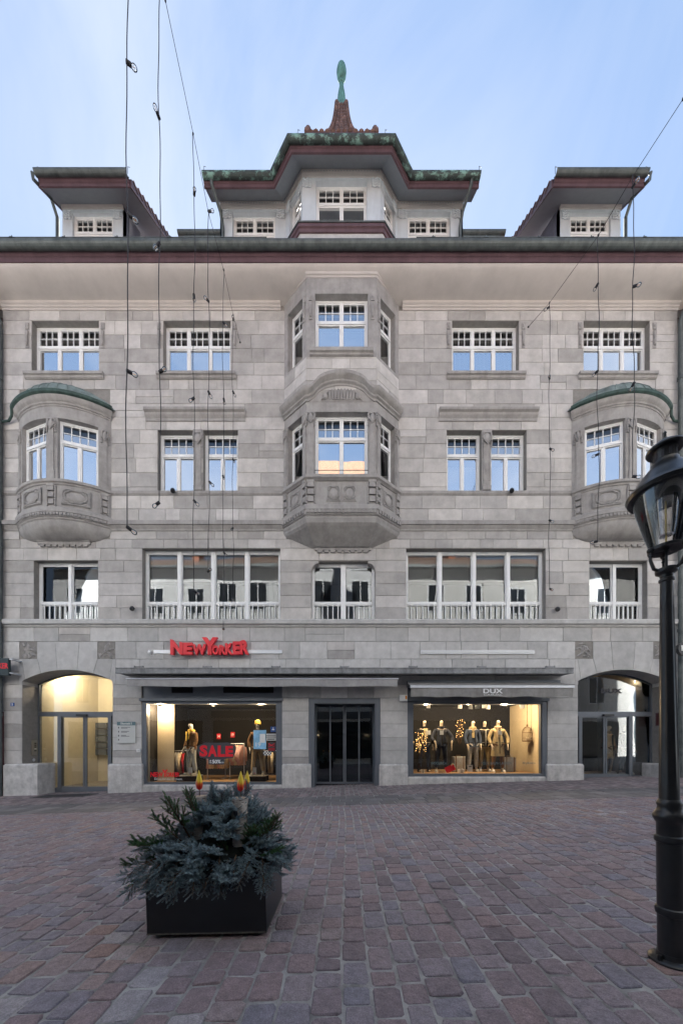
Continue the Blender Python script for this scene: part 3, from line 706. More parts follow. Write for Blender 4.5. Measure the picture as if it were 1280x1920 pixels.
def cpanel(q, w, h):
    q.box(-w-.045, w+.045, -.004, .01, -h-.045, h+.045)
    for a, b, c, d in ((-w-.03, w+.03, h, h+.03), (-w-.03, w+.03, -h-.03, -h), (-w-.03, -w, -h, h), (w, w+.03, -h, h)): q.box(a, b, -.02, .005, c, d)
    N_ = 48; ring = []
    for k in range(N_+1):
        t = 2*PI*k/N_; c, s_ = math.cos(t), math.sin(t); rr = 1-.14*max(0, math.cos(4*t-PI))**3
        x = math.copysign(abs(c)**.72, c)*w*.86*rr; y = math.copysign(abs(s_)**.72, s_)*h*.88*rr; ring.append((x, -.022, y))
    q.tube(ring, .016, 6, cap=False); q.ball((0, -.0, 0), w*.72, .03, h*.72, 16, 6)
    for sx in (-1, 1):
        for sy in (-1, 1):
            for dx, dy, r in ((.9, .88, .035), (.78, .93, .026), (.95, .7, .026), (.68, .98, .018), (.98, .5, .018)): q.ball((sx*w*dx, -.015, sy*h*dy), r, .022, r, 7, 4)
def onpath(p0, p1, s):
    d = Vector((p1[0]-p0[0], p1[1]-p0[1], 0)); l = d.length; d.normalize(); return Vector((p0[0], p0[1], 0))+d*s, math.atan2(d.y, d.x)
fl_ = 2*XF
for p0, p1, s in ((path[1], path[2], .125), (path[1], path[2], fl_-.125), (path[0], path[1], slen*.07), (path[2], path[3], slen*.93), (path[0], path[1], slen*.93), (path[2], path[3], slen*.07)):
    p, rz = onpath(p0, p1, s); big_ = s in (.125, fl_-.125); wv = .1 if big_ else .06
    q = MB(); q.m = xf((p.x, p.y, 11.12), rz); cart(q, wv); orib(q, 'cartouche', smooth=True)
    q = MB(); q.m = xf((p.x, p.y, 9.07), rz); drop(q, .095 if big_ else .05, .70); orib(q, 'carved_drop', smooth=True)
    q = MB(); q.m = xf((p.x, p.y, 0), rz); q.box(-wv*.75, wv*.75, -.03, .01, 9.45, 10.85); q.box(-wv*.95, wv*.95, -.04, .01, 9.24, 9.48); orib(q, 'pilaster_strip')
for p0, p1, s, w_ in ((path[1], path[2], fl_*.5-.235, .175), (path[1], path[2], fl_*.5+.235, .175), (path[0], path[1], slen*.5, .2), (path[2], path[3], slen*.5, .2)):
    p, rz = onpath(p0, p1, s); q = MB(); q.m = xf((p.x, p.y-.002, 8.72), rz); cpanel(q, w_, .2); orib(q, 'carved_panel', smooth=True)
for p0, p1, s in ((path[1], path[2], .12), (path[1], path[2], fl_-.12), (path[0], path[1], slen*.91), (path[2], path[3], slen*.09)):
    p, rz = onpath(p0, p1, s); console(p.x, 13.95, ori, p.y, rz, .95)
q = MB(); q.tube([(-.79, -PB+.02, 9.42), (.79, -PB+.02, 9.42)], .01, 6); orib(q, 'guard_bar', 'black')
# ================================================================== ROUND CORNER ORIELS
HC, SG = 1.45, .5; RR = (HC*HC+SG*SG)/(2*SG); CYr = RR-SG
def arcpts(sc=1., extra=0., n=20, hc=HC):       # arc from wall to wall, bulging to -Y, offset outwards by extra
    am = math.asin(min(1, hc/RR)); return [((RR+extra)*sc*math.sin(-am+2*am*i/n), CYr-(RR+extra)*math.cos(-am+2*am*i/n)) for i in range(n+1)]
def arc_at(x, extra=0.): a = math.asin(x/RR); return (RR+extra)*math.sin(a), CYr-(RR+extra)*math.cos(a), a
def arcsolid(q, x0, x1, z0, z1, th=.25, n=8, e=0.):
    a0, a1 = math.asin(x0/RR), math.asin(x1/RR)
    o = [((RR+e)*math.sin(a0+(a1-a0)*i/n), CYr-(RR+e)*math.cos(a0+(a1-a0)*i/n)) for i in range(n+1)]
    i_ = [((RR-th)*math.sin(a0+(a1-a0)*i/n), CYr-(RR-th)*math.cos(a0+(a1-a0)*i/n)) for i in range(n, -1, -1)]
    rings = [[(x, y, z0) for x, y in o+i_], [(x, y, z1) for x, y in o+i_]]; q.loft(rings)
def round_oriel(cx, label):
    q = MB(); q.m = xf((cx, 0, 0))
    arcsolid(q, -HC, HC, 8.3, 9.12, n=20); arcsolid(q, -HC, HC, 11.05, 11.55, n=20)
    for a, b in ((-HC, -1.17), (-.17, .17), (1.17, HC)): arcsolid(q, a, b, 9.1, 11.07)
    q.slab([(x, y+.1) for x, y in arcpts()]+[(HC, .4), (-HC, .4)], 8.28, 8.36); q.slab([(x, y+.1) for x, y in arcpts()]+[(HC, .4), (-HC, .4)], 11.45, 11.54)
    o = q.build('round_oriel', 'trim', BLD, smooth=True); o['label'] = label
    def sub(q, name, m='trim', smooth=True): return q.build(name, m, o, smooth=smooth)
    A = arcpts(n=28)
    def sw(name, prof, m='trim'):
        q = MB(); q.m = xf((cx, 0, 0)); q.sweep(A, prof); return sub(q, name, m)
    sw('cornice', [(-.05,11.40),(.015,11.40),(.02,11.44),(.05,11.45),(.06,11.49),(.10,11.52),(.14,11.58),(.15,11.62),(.13,11.66),(-.05,11.68)])
    sw('copper_gutter', [(.08,11.66),(.15,11.63),(.20,11.66),(.21,11.73),(.16,11.75),(.06,11.74)], 'patina_dark')
    sw('rail', [(-.05,9.06),(.02,9.06),(.03,9.1),(.075,9.12),(.08,9.19),(.05,9.21),(-.05,9.215)])
    sw('base_moulding', [(-.05,8.02),(.0,8.02),(.03,8.05),(.02,8.08),(.06,8.11),(.065,8.2),(.09,8.22),(.085,8.34),(.04,8.38),(-.05,8.39)])
    q = MB(); n = 30
    for i in range(n):
        a = -1.36+2.72*(i+.5)/n; x, y, t = arc_at(a); q.m = xf((cx+x, y, 0), t); q.box(-.03, .03, -.095, -.05, 8.12, 8.195)
    sub(q, 'dentil_band', smooth=False)['kind'] = 'stuff'
    rings = []                       # bowl corbel
    for k in range(9):
        t = k/8*PI/2; sc = .55+.45*math.cos(t) if k < 8 else .5; zz = 8.03-.40*math.sin(t)
        ring = [(cx+x*sc, y*(math.cos(t)*.9+.1) if y < 0 else y, zz) for x, y in arcpts(n=24)]; rings.append(ring+[(ring[-1][0], .12, zz), (ring[0][0], .12, zz)])
    q = MB(); q.loft(rings); sub(q, 'bowl_corbel')
    rings = []                       # copper dome roof
    for k in range(9):
        t = k/8*PI/2; t = k/8; sc = 1.10*(1-t)*.9+.1; zz = 11.72+.78*t**.62
        ring = [(cx+x*sc, -.02+y*1.34*((1-t)*.97+.03), zz) for x, y in arcpts(n=24)]; rings.append(ring+[(ring[-1][0], .1, zz), (ring[0][0], .1, zz)])
    q = MB(); q.loft(rings); roof = sub(q, 'copper_roof', 'patina')
    for i in range(2, 23, 2):
        m = MB(); m.tube([(r[i][0], r[i][1]-.004, r[i][2]+.004) for r in rings], .012, 5); m.build('seam', 'patina', o)
    for a in (-.67, .67):            # the two windows
        x0, y0, _ = arc_at(a-.5 if a > 0 else a-.5); x1, y1, _ = arc_at(a+.5)
        d = Vector((x1-x0, y1-y0, 0)); l = d.length; rz = math.atan2(d.y, d.x); nrm = Vector((-math.sin(rz), math.cos(rz), 0)); c = Vector(((x0+x1)/2, (y0+y1)/2, 0))+nrm*.10
        window((cx+c.x, c.y, 9.12), rz, l, 1.94, 2, 1.28, (4, 2), grid_lights=1, rowmix=True, glassL='glass_sky', blind=('low', .62))
    for x, ww in ((0, .1), (-1.31, .07), (1.31, .07)):
        px_, py_, t = arc_at(x)
        q = MB(); q.m = xf((cx+px_, py_, 11.04), t); cart(q, ww); sub(q, 'cartouche')
        q = MB(); q.m = xf((cx+px_, py_, 9.04), t); drop(q, ww*.9, .66); sub(q, 'carved_drop')
        q = MB(); q.m = xf((cx+px_, py_, 0), t); q.box(-ww*.75, ww*.75, -.03, .01, 9.45, 10.75); q.box(-ww*.95, ww*.95, -.04, .01, 9.215, 9.47); sub(q, 'pilaster_strip', smooth=False)
    for x in (-.66, .66):
        px_, py_, t = arc_at(x); q = MB(); q.m = xf((cx+px_, py_-.012, 8.72), t); cpanel(q, .33, .2); sub(q, 'carved_panel')
    bracket(640+cx*60-.5, 98, o, 1016, 1026)
    return o
round_oriel(-8.63, 'round oriel with green copper dome near the plain downpipe and lobby entrance')
round_oriel(8.63, 'round oriel with green copper dome above the second arched shop entrance')
# ================================================================== DORMERS
def wave_cap(q, w=.2, z0=0., n=4):          # carved wavy capital
    for k in range(n):
        pts = [(-w/2+w*i/12, -.03, z0-k*.075+.018*math.sin(i*PI/3)) for i in range(13)]; q.tube(pts, .022, 5)
def side_dormer(cx, inner, label):      # the eaves reach further towards the centre
    Yw = .68; Z0, ZT = 17.5, 19.27; hw = 1.0
    q = MB(); q.m = xf((cx, 0, 0))
    for a, b in ((-hw, -.67), (.67, hw)): q.box(a, b, Yw, Yw+.2, Z0, 19.03)
    q.box(-hw, hw, Yw+.001, Yw+.2, 19.0, ZT)
    q.box(-.67, .67, Yw+.05, Yw+.25, Z0, 17.76)
    o = q.build('dormer', 'dormer', BLD); o['label'] = label
    q = MB(); q.m = xf((cx, 0, 0))
    for s in (-1, 1): q.add([(s*hw, Yw+.02, Z0-.5), (s*hw, Yw+.02, ZT), (s*hw, Yw+3.2, ZT+1.9), (s*hw, Yw+3.2, Z0-.5), (s*(hw-.1), Yw+.02, Z0-.5), (s*(hw-.1), Yw+.02, ZT), (s*(hw-.1), Yw+3.2, ZT+1.9), (s*(hw-.1), Yw+3.2, Z0-.5)], [(0,1,2,3),(4,5,6,7),(0,1,5,4),(1,2,6,5)])
    for s in (-1, 1):
        for k in range(4): q.box(s*hw-.008, s*hw+.008, Yw+.35+k*.6, Yw+.37+k*.6, Z0, ZT+.2+k*.36)
    q.build('slate_cheek', 'slate', o)
    sl = .75                              # roof rises to the back
    ye, ew = -.02, 1.40
    def rz_(y): return 18.76+(y-ye)*sl
    q = MB(); q.m = xf((cx+.27*inner, 0, 0)); y1 = 4.
    q.add([(-ew, ye, rz_(ye)), (ew, ye, rz_(ye)), (ew, y1, rz_(y1)), (-ew, y1, rz_(y1))], [(0,1,2,3)]); q.add([(-ew, ye, rz_(ye)-.04), (ew, ye, rz_(ye)-.04), (ew, y1, rz_(y1)-.04), (-ew, y1, rz_(y1)-.04)], [(3,2,1,0)])
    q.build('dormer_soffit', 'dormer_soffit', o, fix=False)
    q = MB(); q.m = xf((cx+.27*inner, 0, 0)); q.add([(-ew-.03, ye-.05, rz_(ye)+.12), (ew+.03, ye-.05, rz_(ye)+.12), (ew+.03, y1, rz_(y1)+.24), (-ew-.03, y1, rz_(y1)+.24)], [(0,1,2,3)])
    q.build('dormer_roof', 'tile', o, fix=False)
    q = MB(); q.m = xf((cx+.27*inner, 0, 0))
    q.sweep([(-ew, ye), (ew, ye)], [(-.02, rz_(ye)-.05), (.02, rz_(ye)-.05), (.03, rz_(ye)+.02), (.06, rz_(ye)+.03), (.07, rz_(ye)+.09), (.2, rz_(ye)+.09), (.2, rz_(ye)+.13), (-.02, rz_(ye)+.16)])
    for s in (-1, 1):                      # verge boards along the sides
        x0, x1 = (s*ew, s*(ew+.05)); q.add([(x0, ye, rz_(ye)-.06), (x0, ye, rz_(ye)+.2), (x0, y1, rz_(y1)+.2), (x0, y1, rz_(y1)-.06), (x1, ye, rz_(ye)-.06), (x1, ye, rz_(ye)+.2), (x1, y1, rz_(y1)+.2), (x1, y1, rz_(y1)-.06)], [(0,1,2,3),(7,6,5,4),(0,4,5,1),(1,5,6,2),(3,2,6,7),(0,3,7,4)])
    q.build('dormer_fascia', 'purple', o)
    q = MB(); q.m = xf((cx+.27*inner, 0, 0))
    for s in (-1, 1):
        for k in range(16): yy = ye+.1+k*.26; q = MB(); q.m = xf((cx+.27*inner, 0, 0)); q.box(s*(ew+.02)-.05, s*(ew+.02)+.05, yy, yy+.24, rz_(yy)+.2, rz_(yy)+.25, tint=R.random()); q.build('verge_tile', 'tile', o)
    q = MB(); q.m = xf((cx+.27*inner, 0, 0)); q.sweep([(-ew-.02, ye), (ew+.02, ye)], half_gutter(.09, .15, rz_(ye)+.16)); q.build('gutter', 'gutter', o)
    for k in range(4):
        q = MB(); q.m = xf((cx+.27*inner, 0, 0)); x = -ew+.25+k*.76; q.sweep([(x, ye), (x+.02, ye)], [(.15+.095*math.cos(t), rz_(ye)+.16+.095*math.sin(t)) for t in [PI+PI*j/6 for j in range(7)]]); q.build('gutter_strap', 'gutter', o)
    q = MB(); q.m = xf((cx, 0, 0)); q.sweep([(-hw-.02, Yw), (hw+.02, Yw)], [(-.02,19.12),(.02,19.12),(.03,19.18),(.06,19.2),(.07,19.25),(-.02,19.27)]); q.build('frieze', 'cream', o)
    for s in (-1, 1):
        q = MB(); q.m = xf((cx+s*.83, Yw, 0)); wave_cap(q, .24, 19.02); q.build('wavy_capital', 'dormer', o, smooth=True)
    x = cx+inner*(-1.12)
    q = MB(); q.tube([(x-inner*.1, ye-.16, rz_(ye)+.13), (x-inner*.1, ye-.14, rz_(ye)-.02), (x, Yw-.3, 19.0), (x, Yw-.06, 18.75), (x, Yw-.06, 17.0)], .05, 10); q.build('downpipe', 'gutter', o, smooth=True)
    window((cx, Yw+.08, 17.72), 0, 1.34, 1.28, 2, .68, (3, 2), blind=('low', .45))
    for s in (-1, 1):
        q = MB(); q.tube([(cx+.27*inner+s*ew, ye-.1, rz_(ye)+.2), (cx+.27*inner+s*ew, ye-.1, rz_(ye)+.42), (cx+.27*inner+s*ew+.06, ye-.1, rz_(ye)+.40)], .008, 4); q.build('lightning_rod', 'gutter', o)
    return o
side_dormer(-8.27, 1, 'shed dormer with purple eaves over the oriel beside the lobby entrance')
side_dormer(8.27, -1, 'shed dormer with purple eaves over the oriel above the second arched shop entrance')
# central dormer: a polygonal front between two wings
Yc, Yg = .23, .87
cp = [(-4.1, Yg), (-1.88, Yg), (-1.24, Yc), (1.24, Yc), (1.88, Yg), (4.1, Yg)]
q = MB()
zA, zB = 17.4, 19.62
for (p0, p1), ops in zip(zip(cp[:-1], cp[1:]), ([(.42, 1.86)], [(.22, .82)], [(.43, 2.05)], [(.20, .80)], [(.36, 1.80)])):
    panel(q, p0, p1, zA, zB, [(a, b, 17.85 if i_ is not None else 0, 19.33) for i_, (a, b) in enumerate(ops)], .2)
cd = q.build('central_dormer', 'dormer', BLD); cd['label'] = 'wide pale dormer with polygonal centre under the spire'
for (p0, p1), (a, b, li, gr) in zip(zip(cp[:-1], cp[1:]), ((.42, 1.86, 2, (3, 2)), (.22, .82, 1, (2, 2)), (.43, 2.05, 2, (3, 2)), (.20, .80, 1, (2, 2)), (.36, 1.80, 2, (3, 2)))):
    bay_win(p0, p1, a, b, 17.85, 19.33, li, .86, gr, inset=.12, glassL='glass_sky' if li == 2 else 'glass_dark', blind=('low', .5) if li == 2 else None)
def cdo(q, name, m, smooth=False): return q.build(name, m, cd, smooth=smooth)
def coff(o):
    P = [Vector((x, y)) for x, y in cp]; out = []
    for i in range(len(P)):
        if i in (0, len(P)-1): out.append((P[i].x+(-.28 if i == 0 else .28), P[i].y-o)); continue
        a = (P[i]-P[i-1]).normalized(); b = (P[i+1]-P[i]).normalized(); na, nb = Vector((a.y, -a.x)), Vector((b.y, -b.x)); m_ = (na+nb).normalized(); m_ = m_/m_.dot(na); out.append((P[i].x+m_.x*o, P[i].y+m_.y*o))
    return out
q = MB(); q.sweep(cp, [(-.02,19.42),(.03,19.42),(.035,19.53),(.06,19.55),(.075,19.61),(-.02,19.64)]); cdo(q, 'frieze', 'cream')
q = MB()
for (p0, p1) in zip(cp[:-1], cp[1:]):
    l = math.hypot(p1[0]-p0[0], p1[1]-p0[1]); q.m = xf((p0[0], p0[1], 0), math.atan2(p1[1]-p0[1], p1[0]-p0[0])); n = int(l/.09)
    for i in range(n): q.box((i+.25)*l/n, (i+.7)*l/n, -.062, -.03, 19.545, 19.575)
q.m = None; cdo(q, 'bead_band', 'dormer_soffit')['kind'] = 'stuff'
EO = .64
e0, e1 = coff(.02), coff(EO)
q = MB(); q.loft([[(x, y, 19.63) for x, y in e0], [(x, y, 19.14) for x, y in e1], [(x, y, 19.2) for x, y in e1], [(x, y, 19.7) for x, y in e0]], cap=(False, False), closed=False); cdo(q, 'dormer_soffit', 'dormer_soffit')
q = MB(); q.sweep(e1, [(-.03,19.10),(.015,19.10),(.02,19.18),(.05,19.19),(.06,19.27),(-.03,19.3)]); cdo(q, 'dormer_fascia', 'purple')
q = MB(); q.sweep(coff(EO+.0), half_gutter(.095, .12, 19.30)); cdo(q, 'copper_gutter', 'patina_gutter')
q = MB(); q.sweep(e1, [(.02,19.28),(.055,19.275),(.06,19.3),(.03,19.33)]); cdo(q, 'gutter_bed', 'patina_dark')
back = [(x*.35, 2.6+abs(y)*.1, 22.0) for x, y in e1]
q = MB(); q.loft([[(x, y, 19.34) for x, y in e1], back], cap=(False, False), closed=False); cdo(q, 'dormer_roof', 'tile')
for s in (-1, 1):         # side walls of the wings and their downpipes
    q = MB(); q.box(min(s*4.1, s*3.98), max(s*4.1, s*3.98), Yg, 4.2, 17, 19.9); cdo(q, 'slate_cheek', 'slate')
    q = MB(); x = s*4.12; q.tube([(x, Yg-EO-.1, 19.3), (x, Yg-EO-.05, 19.12), (s*4.0, Yg-.25, 18.95), (s*3.98, Yg-.07, 18.7), (s*3.98, Yg-.07, 16.8)], .05, 10); cdo(q, 'downpipe', 'gutter', True)
    for k, (px_, py_, rz) in enumerate(((s*3.87, Yg, 0), (s*2.05, Yg, 0), (s*1.76, Yg-.15, -s*(-.9)), (s*1.35, Yc+.13, s*.9), (s*1.1, Yc, 0))):
        q = MB(); q.m = xf((px_, py_, 0), rz); wave_cap(q, .26 if k in (0, 1, 4) else .2, 19.34, 4); cdo(q, 'wavy_capital', 'dormer', True)
    # lower roof step beside the wings
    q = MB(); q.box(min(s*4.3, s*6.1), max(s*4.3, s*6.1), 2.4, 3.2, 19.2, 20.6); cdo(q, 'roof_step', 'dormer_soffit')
    q = MB(); q.sweep([(min(s*4.2, s*6.2), 2.4), (max(s*4.2, s*6.2), 2.4)], half_gutter(.09, .12, 20.75)); cdo(q, 'gutter', 'gutter')
    for xx in (s*4.35, s*1.3):
        q = MB(); q.tube([(xx, (Yg if abs(xx) > 2 else Yc)-EO-.1, 19.4), (xx, (Yg if abs(xx) > 2 else Yc)-EO-.1, 19.62), (xx+.06, (Yg if abs(xx) > 2 else Yc)-EO-.1, 19.6)], .008, 4); cdo(q, 'lightning_rod', 'gutter')
q = MB(); q.box(-4.0, 4.0, 1.9, 2.0, 16.8, 19.75); q.box(-4.0, 4.0, Yg+.2, 1.9, 19.6, 19.66); q.box(-1.3, 1.3, Yc+.25, Yg+.2, 19.6, 19.66); q.box(-4.0, 4.0, Yg+.2, 1.9, 17.3, 17.36); cdo(q, 'attic_room', 'room')
for x_ in (-8.27, 8.27): q = MB(); q.box(x_-.9, x_+.9, 1.5, 1.55, 16.8, 19.3); q.box(x_-.9, x_+.9, .9, 1.5, 19.2, 19.25); q.build('attic_room', 'room', BLD)
# stone parapet with purple coping below the centre window
pp = [(-1.95, Yg-.05), (-1.28, Yc-.06), (1.28, Yc-.06), (1.95, Yg-.05)]
q = MB(); q.sweep(pp, [(-.1,16.2),(.06,16.2),(.06,17.48),(-.1,17.48)]); cdo(q, 'parapet', 'stone_light')
q = MB(); q.sweep(pp, [(-.1,17.45),(.10,17.45),(.12,17.53),(.16,17.55),(.17,17.63),(-.1,17.82)]); cdo(q, 'coping', 'purple')
q = MB(); q.sweep(pp, [(-.1,17.7),(.19,17.63),(.2,17.66),(.1,17.80),(-.1,17.84)]); cdo(q, 'lead_capping', 'gutter')
# ------------------------------------------------------------------ spire turret
ty = 2.25; th_ = 1.17
def sq(h, zz, y=ty): return [(-h, y-h, zz), (h, y-h, zz), (h, y+h, zz), (-h, y+h, zz)]
q = MB(); q.loft([sq(th_-.12, 19), sq(th_-.12, 22.02), sq(th_-.05, 22.04), sq(th_-.05, 22.12), sq(th_, 22.14), sq(th_, 22.24), sq(th_+.05, 22.26), sq(th_+.05, 22.36)]); tu = q.build('spire_turret', 'purple', BLD)
def hs(t): return .78*(1-t)**3+.17+.25*(1-t)
rings = []
for k in range(13):
    t = k/12; rings.append(sq(hs(t), 22.36+3.0*t))
q = MB(); q.loft(rings); q.build('spire_roof', 'tile', tu)
q = MB()                          # ridge and scale tiles
for s in ((-1,-1),(1,-1)):
    for k in range(22):
        t = k/22; h = hs(t); q.ball((s[0]*h, ty+s[1]*h, 22.4+3.0*t), .085, .085, .075, 8, 5, tint=R.random())
for k in range(12):
    x = -th_+.1+k*(2*th_-.2)/11; q.ball((x, ty-th_-.02, 22.35), .1, .09, .035, 8, 4, tint=R.random())
for k in range(12):
    t = .4+k*.05; h = hs(t)
    for x in (-.5, 0, .5): q.ball((x*h, ty-h-.01, 22.36+3.0*t), h*.3, .035, .07, 8, 4, tint=R.random())
q.build('ridge_tile', 'tile', tu, smooth=True)
for s in (-1, 1):
    q = MB(); q.lathe([(0,0),(.10,0),(.12,.08),(.11,.18),(.06,.26),(.02,.34),(0,.36)], (s*(th_-.02), ty-th_+.02, 22.33), 10); q.build('corner_ornament', 'tile', tu, smooth=True)
q = MB(); n = 16; q.lathe([(.2,25.2),(.18,25.4),(.12,25.95),(.07,26.3),(.055,26.35),(.09,26.38),(.09,26.44),(.07,26.47),(.11,26.5),(.17,26.64),(.19,26.78),(.16,26.94),(.09,27.04),(.02,27.07)], (0, ty, 0), n)
for k in range(8): a = 2*PI*k/8; q.tube([(.19*math.cos(a), ty+.19*math.sin(a), 25.2), (.125*math.cos(a), ty+.125*math.sin(a), 25.95), (.06*math.cos(a), ty+.06*math.sin(a), 26.3)], .014, 4)
q.build('copper_finial', 'patina_green', tu, smooth=True)
# ================================================================== SHOPFRONTS
def shopfront(x0, x1, ytop, yg0, yg1, ybot, gx0, gx1, head, label):
    Yp = .08; q = MB(); fz0, fz1 = PZ(ybot), PZ(ytop)
    a, b = PX(x0), PX(x1); ga, gb, g0, g1 = PX(gx0, Yp), PX(gx1, Yp), PZ(yg1, Yp), PZ(yg0, Yp)
    q.box(a, ga, .02, .2, fz0, fz1); q.box(gb, b, .02, .2, fz0, fz1); q.box(ga, gb, .022, .198, fz0, g0); q.box(ga, gb, .022, .198, g1, fz1)
    q.box(a-.05, b+.03, -.06, .06, fz1, fz1+.085)          # rail under the awning
    o = q.build('shop_window', 'metalgrey', BLD); o['label'] = label
    hp = MB(); hp.box(a, b, .05, .15, fz1+.09, PZ(head)); hp.build('header_panel', 'metalgrey', o)
    add_pane(o, ga-.01, gb+.01, g0-.01, g1+.01, Yp+.02, 'glass_shop')
    return o, ga, gb, g0, g1
SW1 = shopfront(265.5, 528.6, 1315, 1320.6, 1466.8, 1471.5, 276.8, 518, 1284, 'fashion shop window with SALE sticker and two mannequins')
SW2 = shopfront(764, 1026, 1315, 1321, 1451, 1456.5, 773.8, 1014, 1284, 'shop window with coat mannequins on a wooden display floor')
for a, b in ((320.5, 360), (418, 512)):      # louvre vents in the header
    q = MB(); x0, x1 = PX(a), PX(b); z0, z1 = PZ(1299), PZ(1288); q.box(x0, x1, .04, .05, z0, z1)
    v = q.build('louvre', 'dark', SW1[0])
    for k in range(5): m = MB(); zz = z0+(z1-z0)*(k+.3)/5; m.add([(x0, .02, zz), (x1, .02, zz), (x1, .048, zz+.03), (x0, .048, zz+.03)], [(0,1,2,3)]); m.build('louvre_slat', 'black', v, fix=False)
# display rooms behind the glass
def room(name, x0, x1, y0, y1, z0, z1, walls, floor, backm=None, sides=(True, True)):
    q = MB(); q.box(x0, x1, y0, y1, z0-.06, z0); o = q.build(name, floor, BLD)
    m = MB(); m.box(x0, x1, y1, y1+.05, z0, z1); m.build('back_wall', backm or walls, o)
    for s, x in ((0, x0), (1, x1)):
        if sides[s]: m = MB(); m.box(x-.04, x+.04, y0+.13, y1, z0, z1); m.build('side_wall', walls, o)
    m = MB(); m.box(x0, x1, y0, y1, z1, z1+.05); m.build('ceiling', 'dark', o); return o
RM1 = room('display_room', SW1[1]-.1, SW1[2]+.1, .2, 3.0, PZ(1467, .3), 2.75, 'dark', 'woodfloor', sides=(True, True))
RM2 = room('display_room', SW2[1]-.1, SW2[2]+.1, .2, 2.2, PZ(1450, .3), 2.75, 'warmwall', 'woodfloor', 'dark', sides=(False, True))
m = MB(); m.box(SW1[1]-.05, SW1[1]+.5, .75, .79, RM1.data.vertices[4].co.z, 2.75); m.build('partition', 'warmwall', RM1)
# centre door: black sliding panes set back in a grey frame
q = MB(); a, b = PX(579), PX(712.5); zt = PZ(1310); ga, gb, gt = PX(589.6), PX(702.7), PZ(1319.5)
q.box(a, ga, -.02, .52, -.2, zt); q.box(gb, b, -.02, .52, -.2, zt); q.box(ga, gb, -.018, .518, gt, zt)
dr = q.build('shop_door', 'metalgrey', BLD); dr['label'] = 'black glazed sliding door in grey frame between the two shop windows'
Yd = .48; da, db = ga, gb; dz0 = .03
q = MB(); 
for k in range(5):
    x = da+(db-da)*k/4; w = .022 if k in (1, 3) else .03
    if k == 2: q.box(x-.05, x-.008, Yd, Yd+.05, dz0, gt); q.box(x+.008, x+.05, Yd, Yd+.05, dz0, gt)
    else: q.box(x-w, x+w, Yd, Yd+.05, dz0, gt)
q.box(da, db, Yd+.003, Yd+.047, dz0, dz0+.06); q.build('door_stile', 'metalgrey', dr)
for k in range(4): add_pane(dr, da+(db-da)*k/4+.02, da+(db-da)*(k+1)/4-.02, dz0+.05, gt, Yd+.025, 'glass_door')
q = MB(); q.box(da, db, Yd+1.6, Yd+1.65, -.1, 2.8); q.box(da-.05, da, Yd, Yd+1.6, -.1, 2.8); q.box(db, db+.05, Yd, Yd+1.6, -.1, 2.8); q.box(da, db, Yd, Yd+1.6, 2.75, 2.8); q.box(da, db, Yd, Yd+1.65, -.02, .02); q.build('dark_vestibule', 'dark', dr)
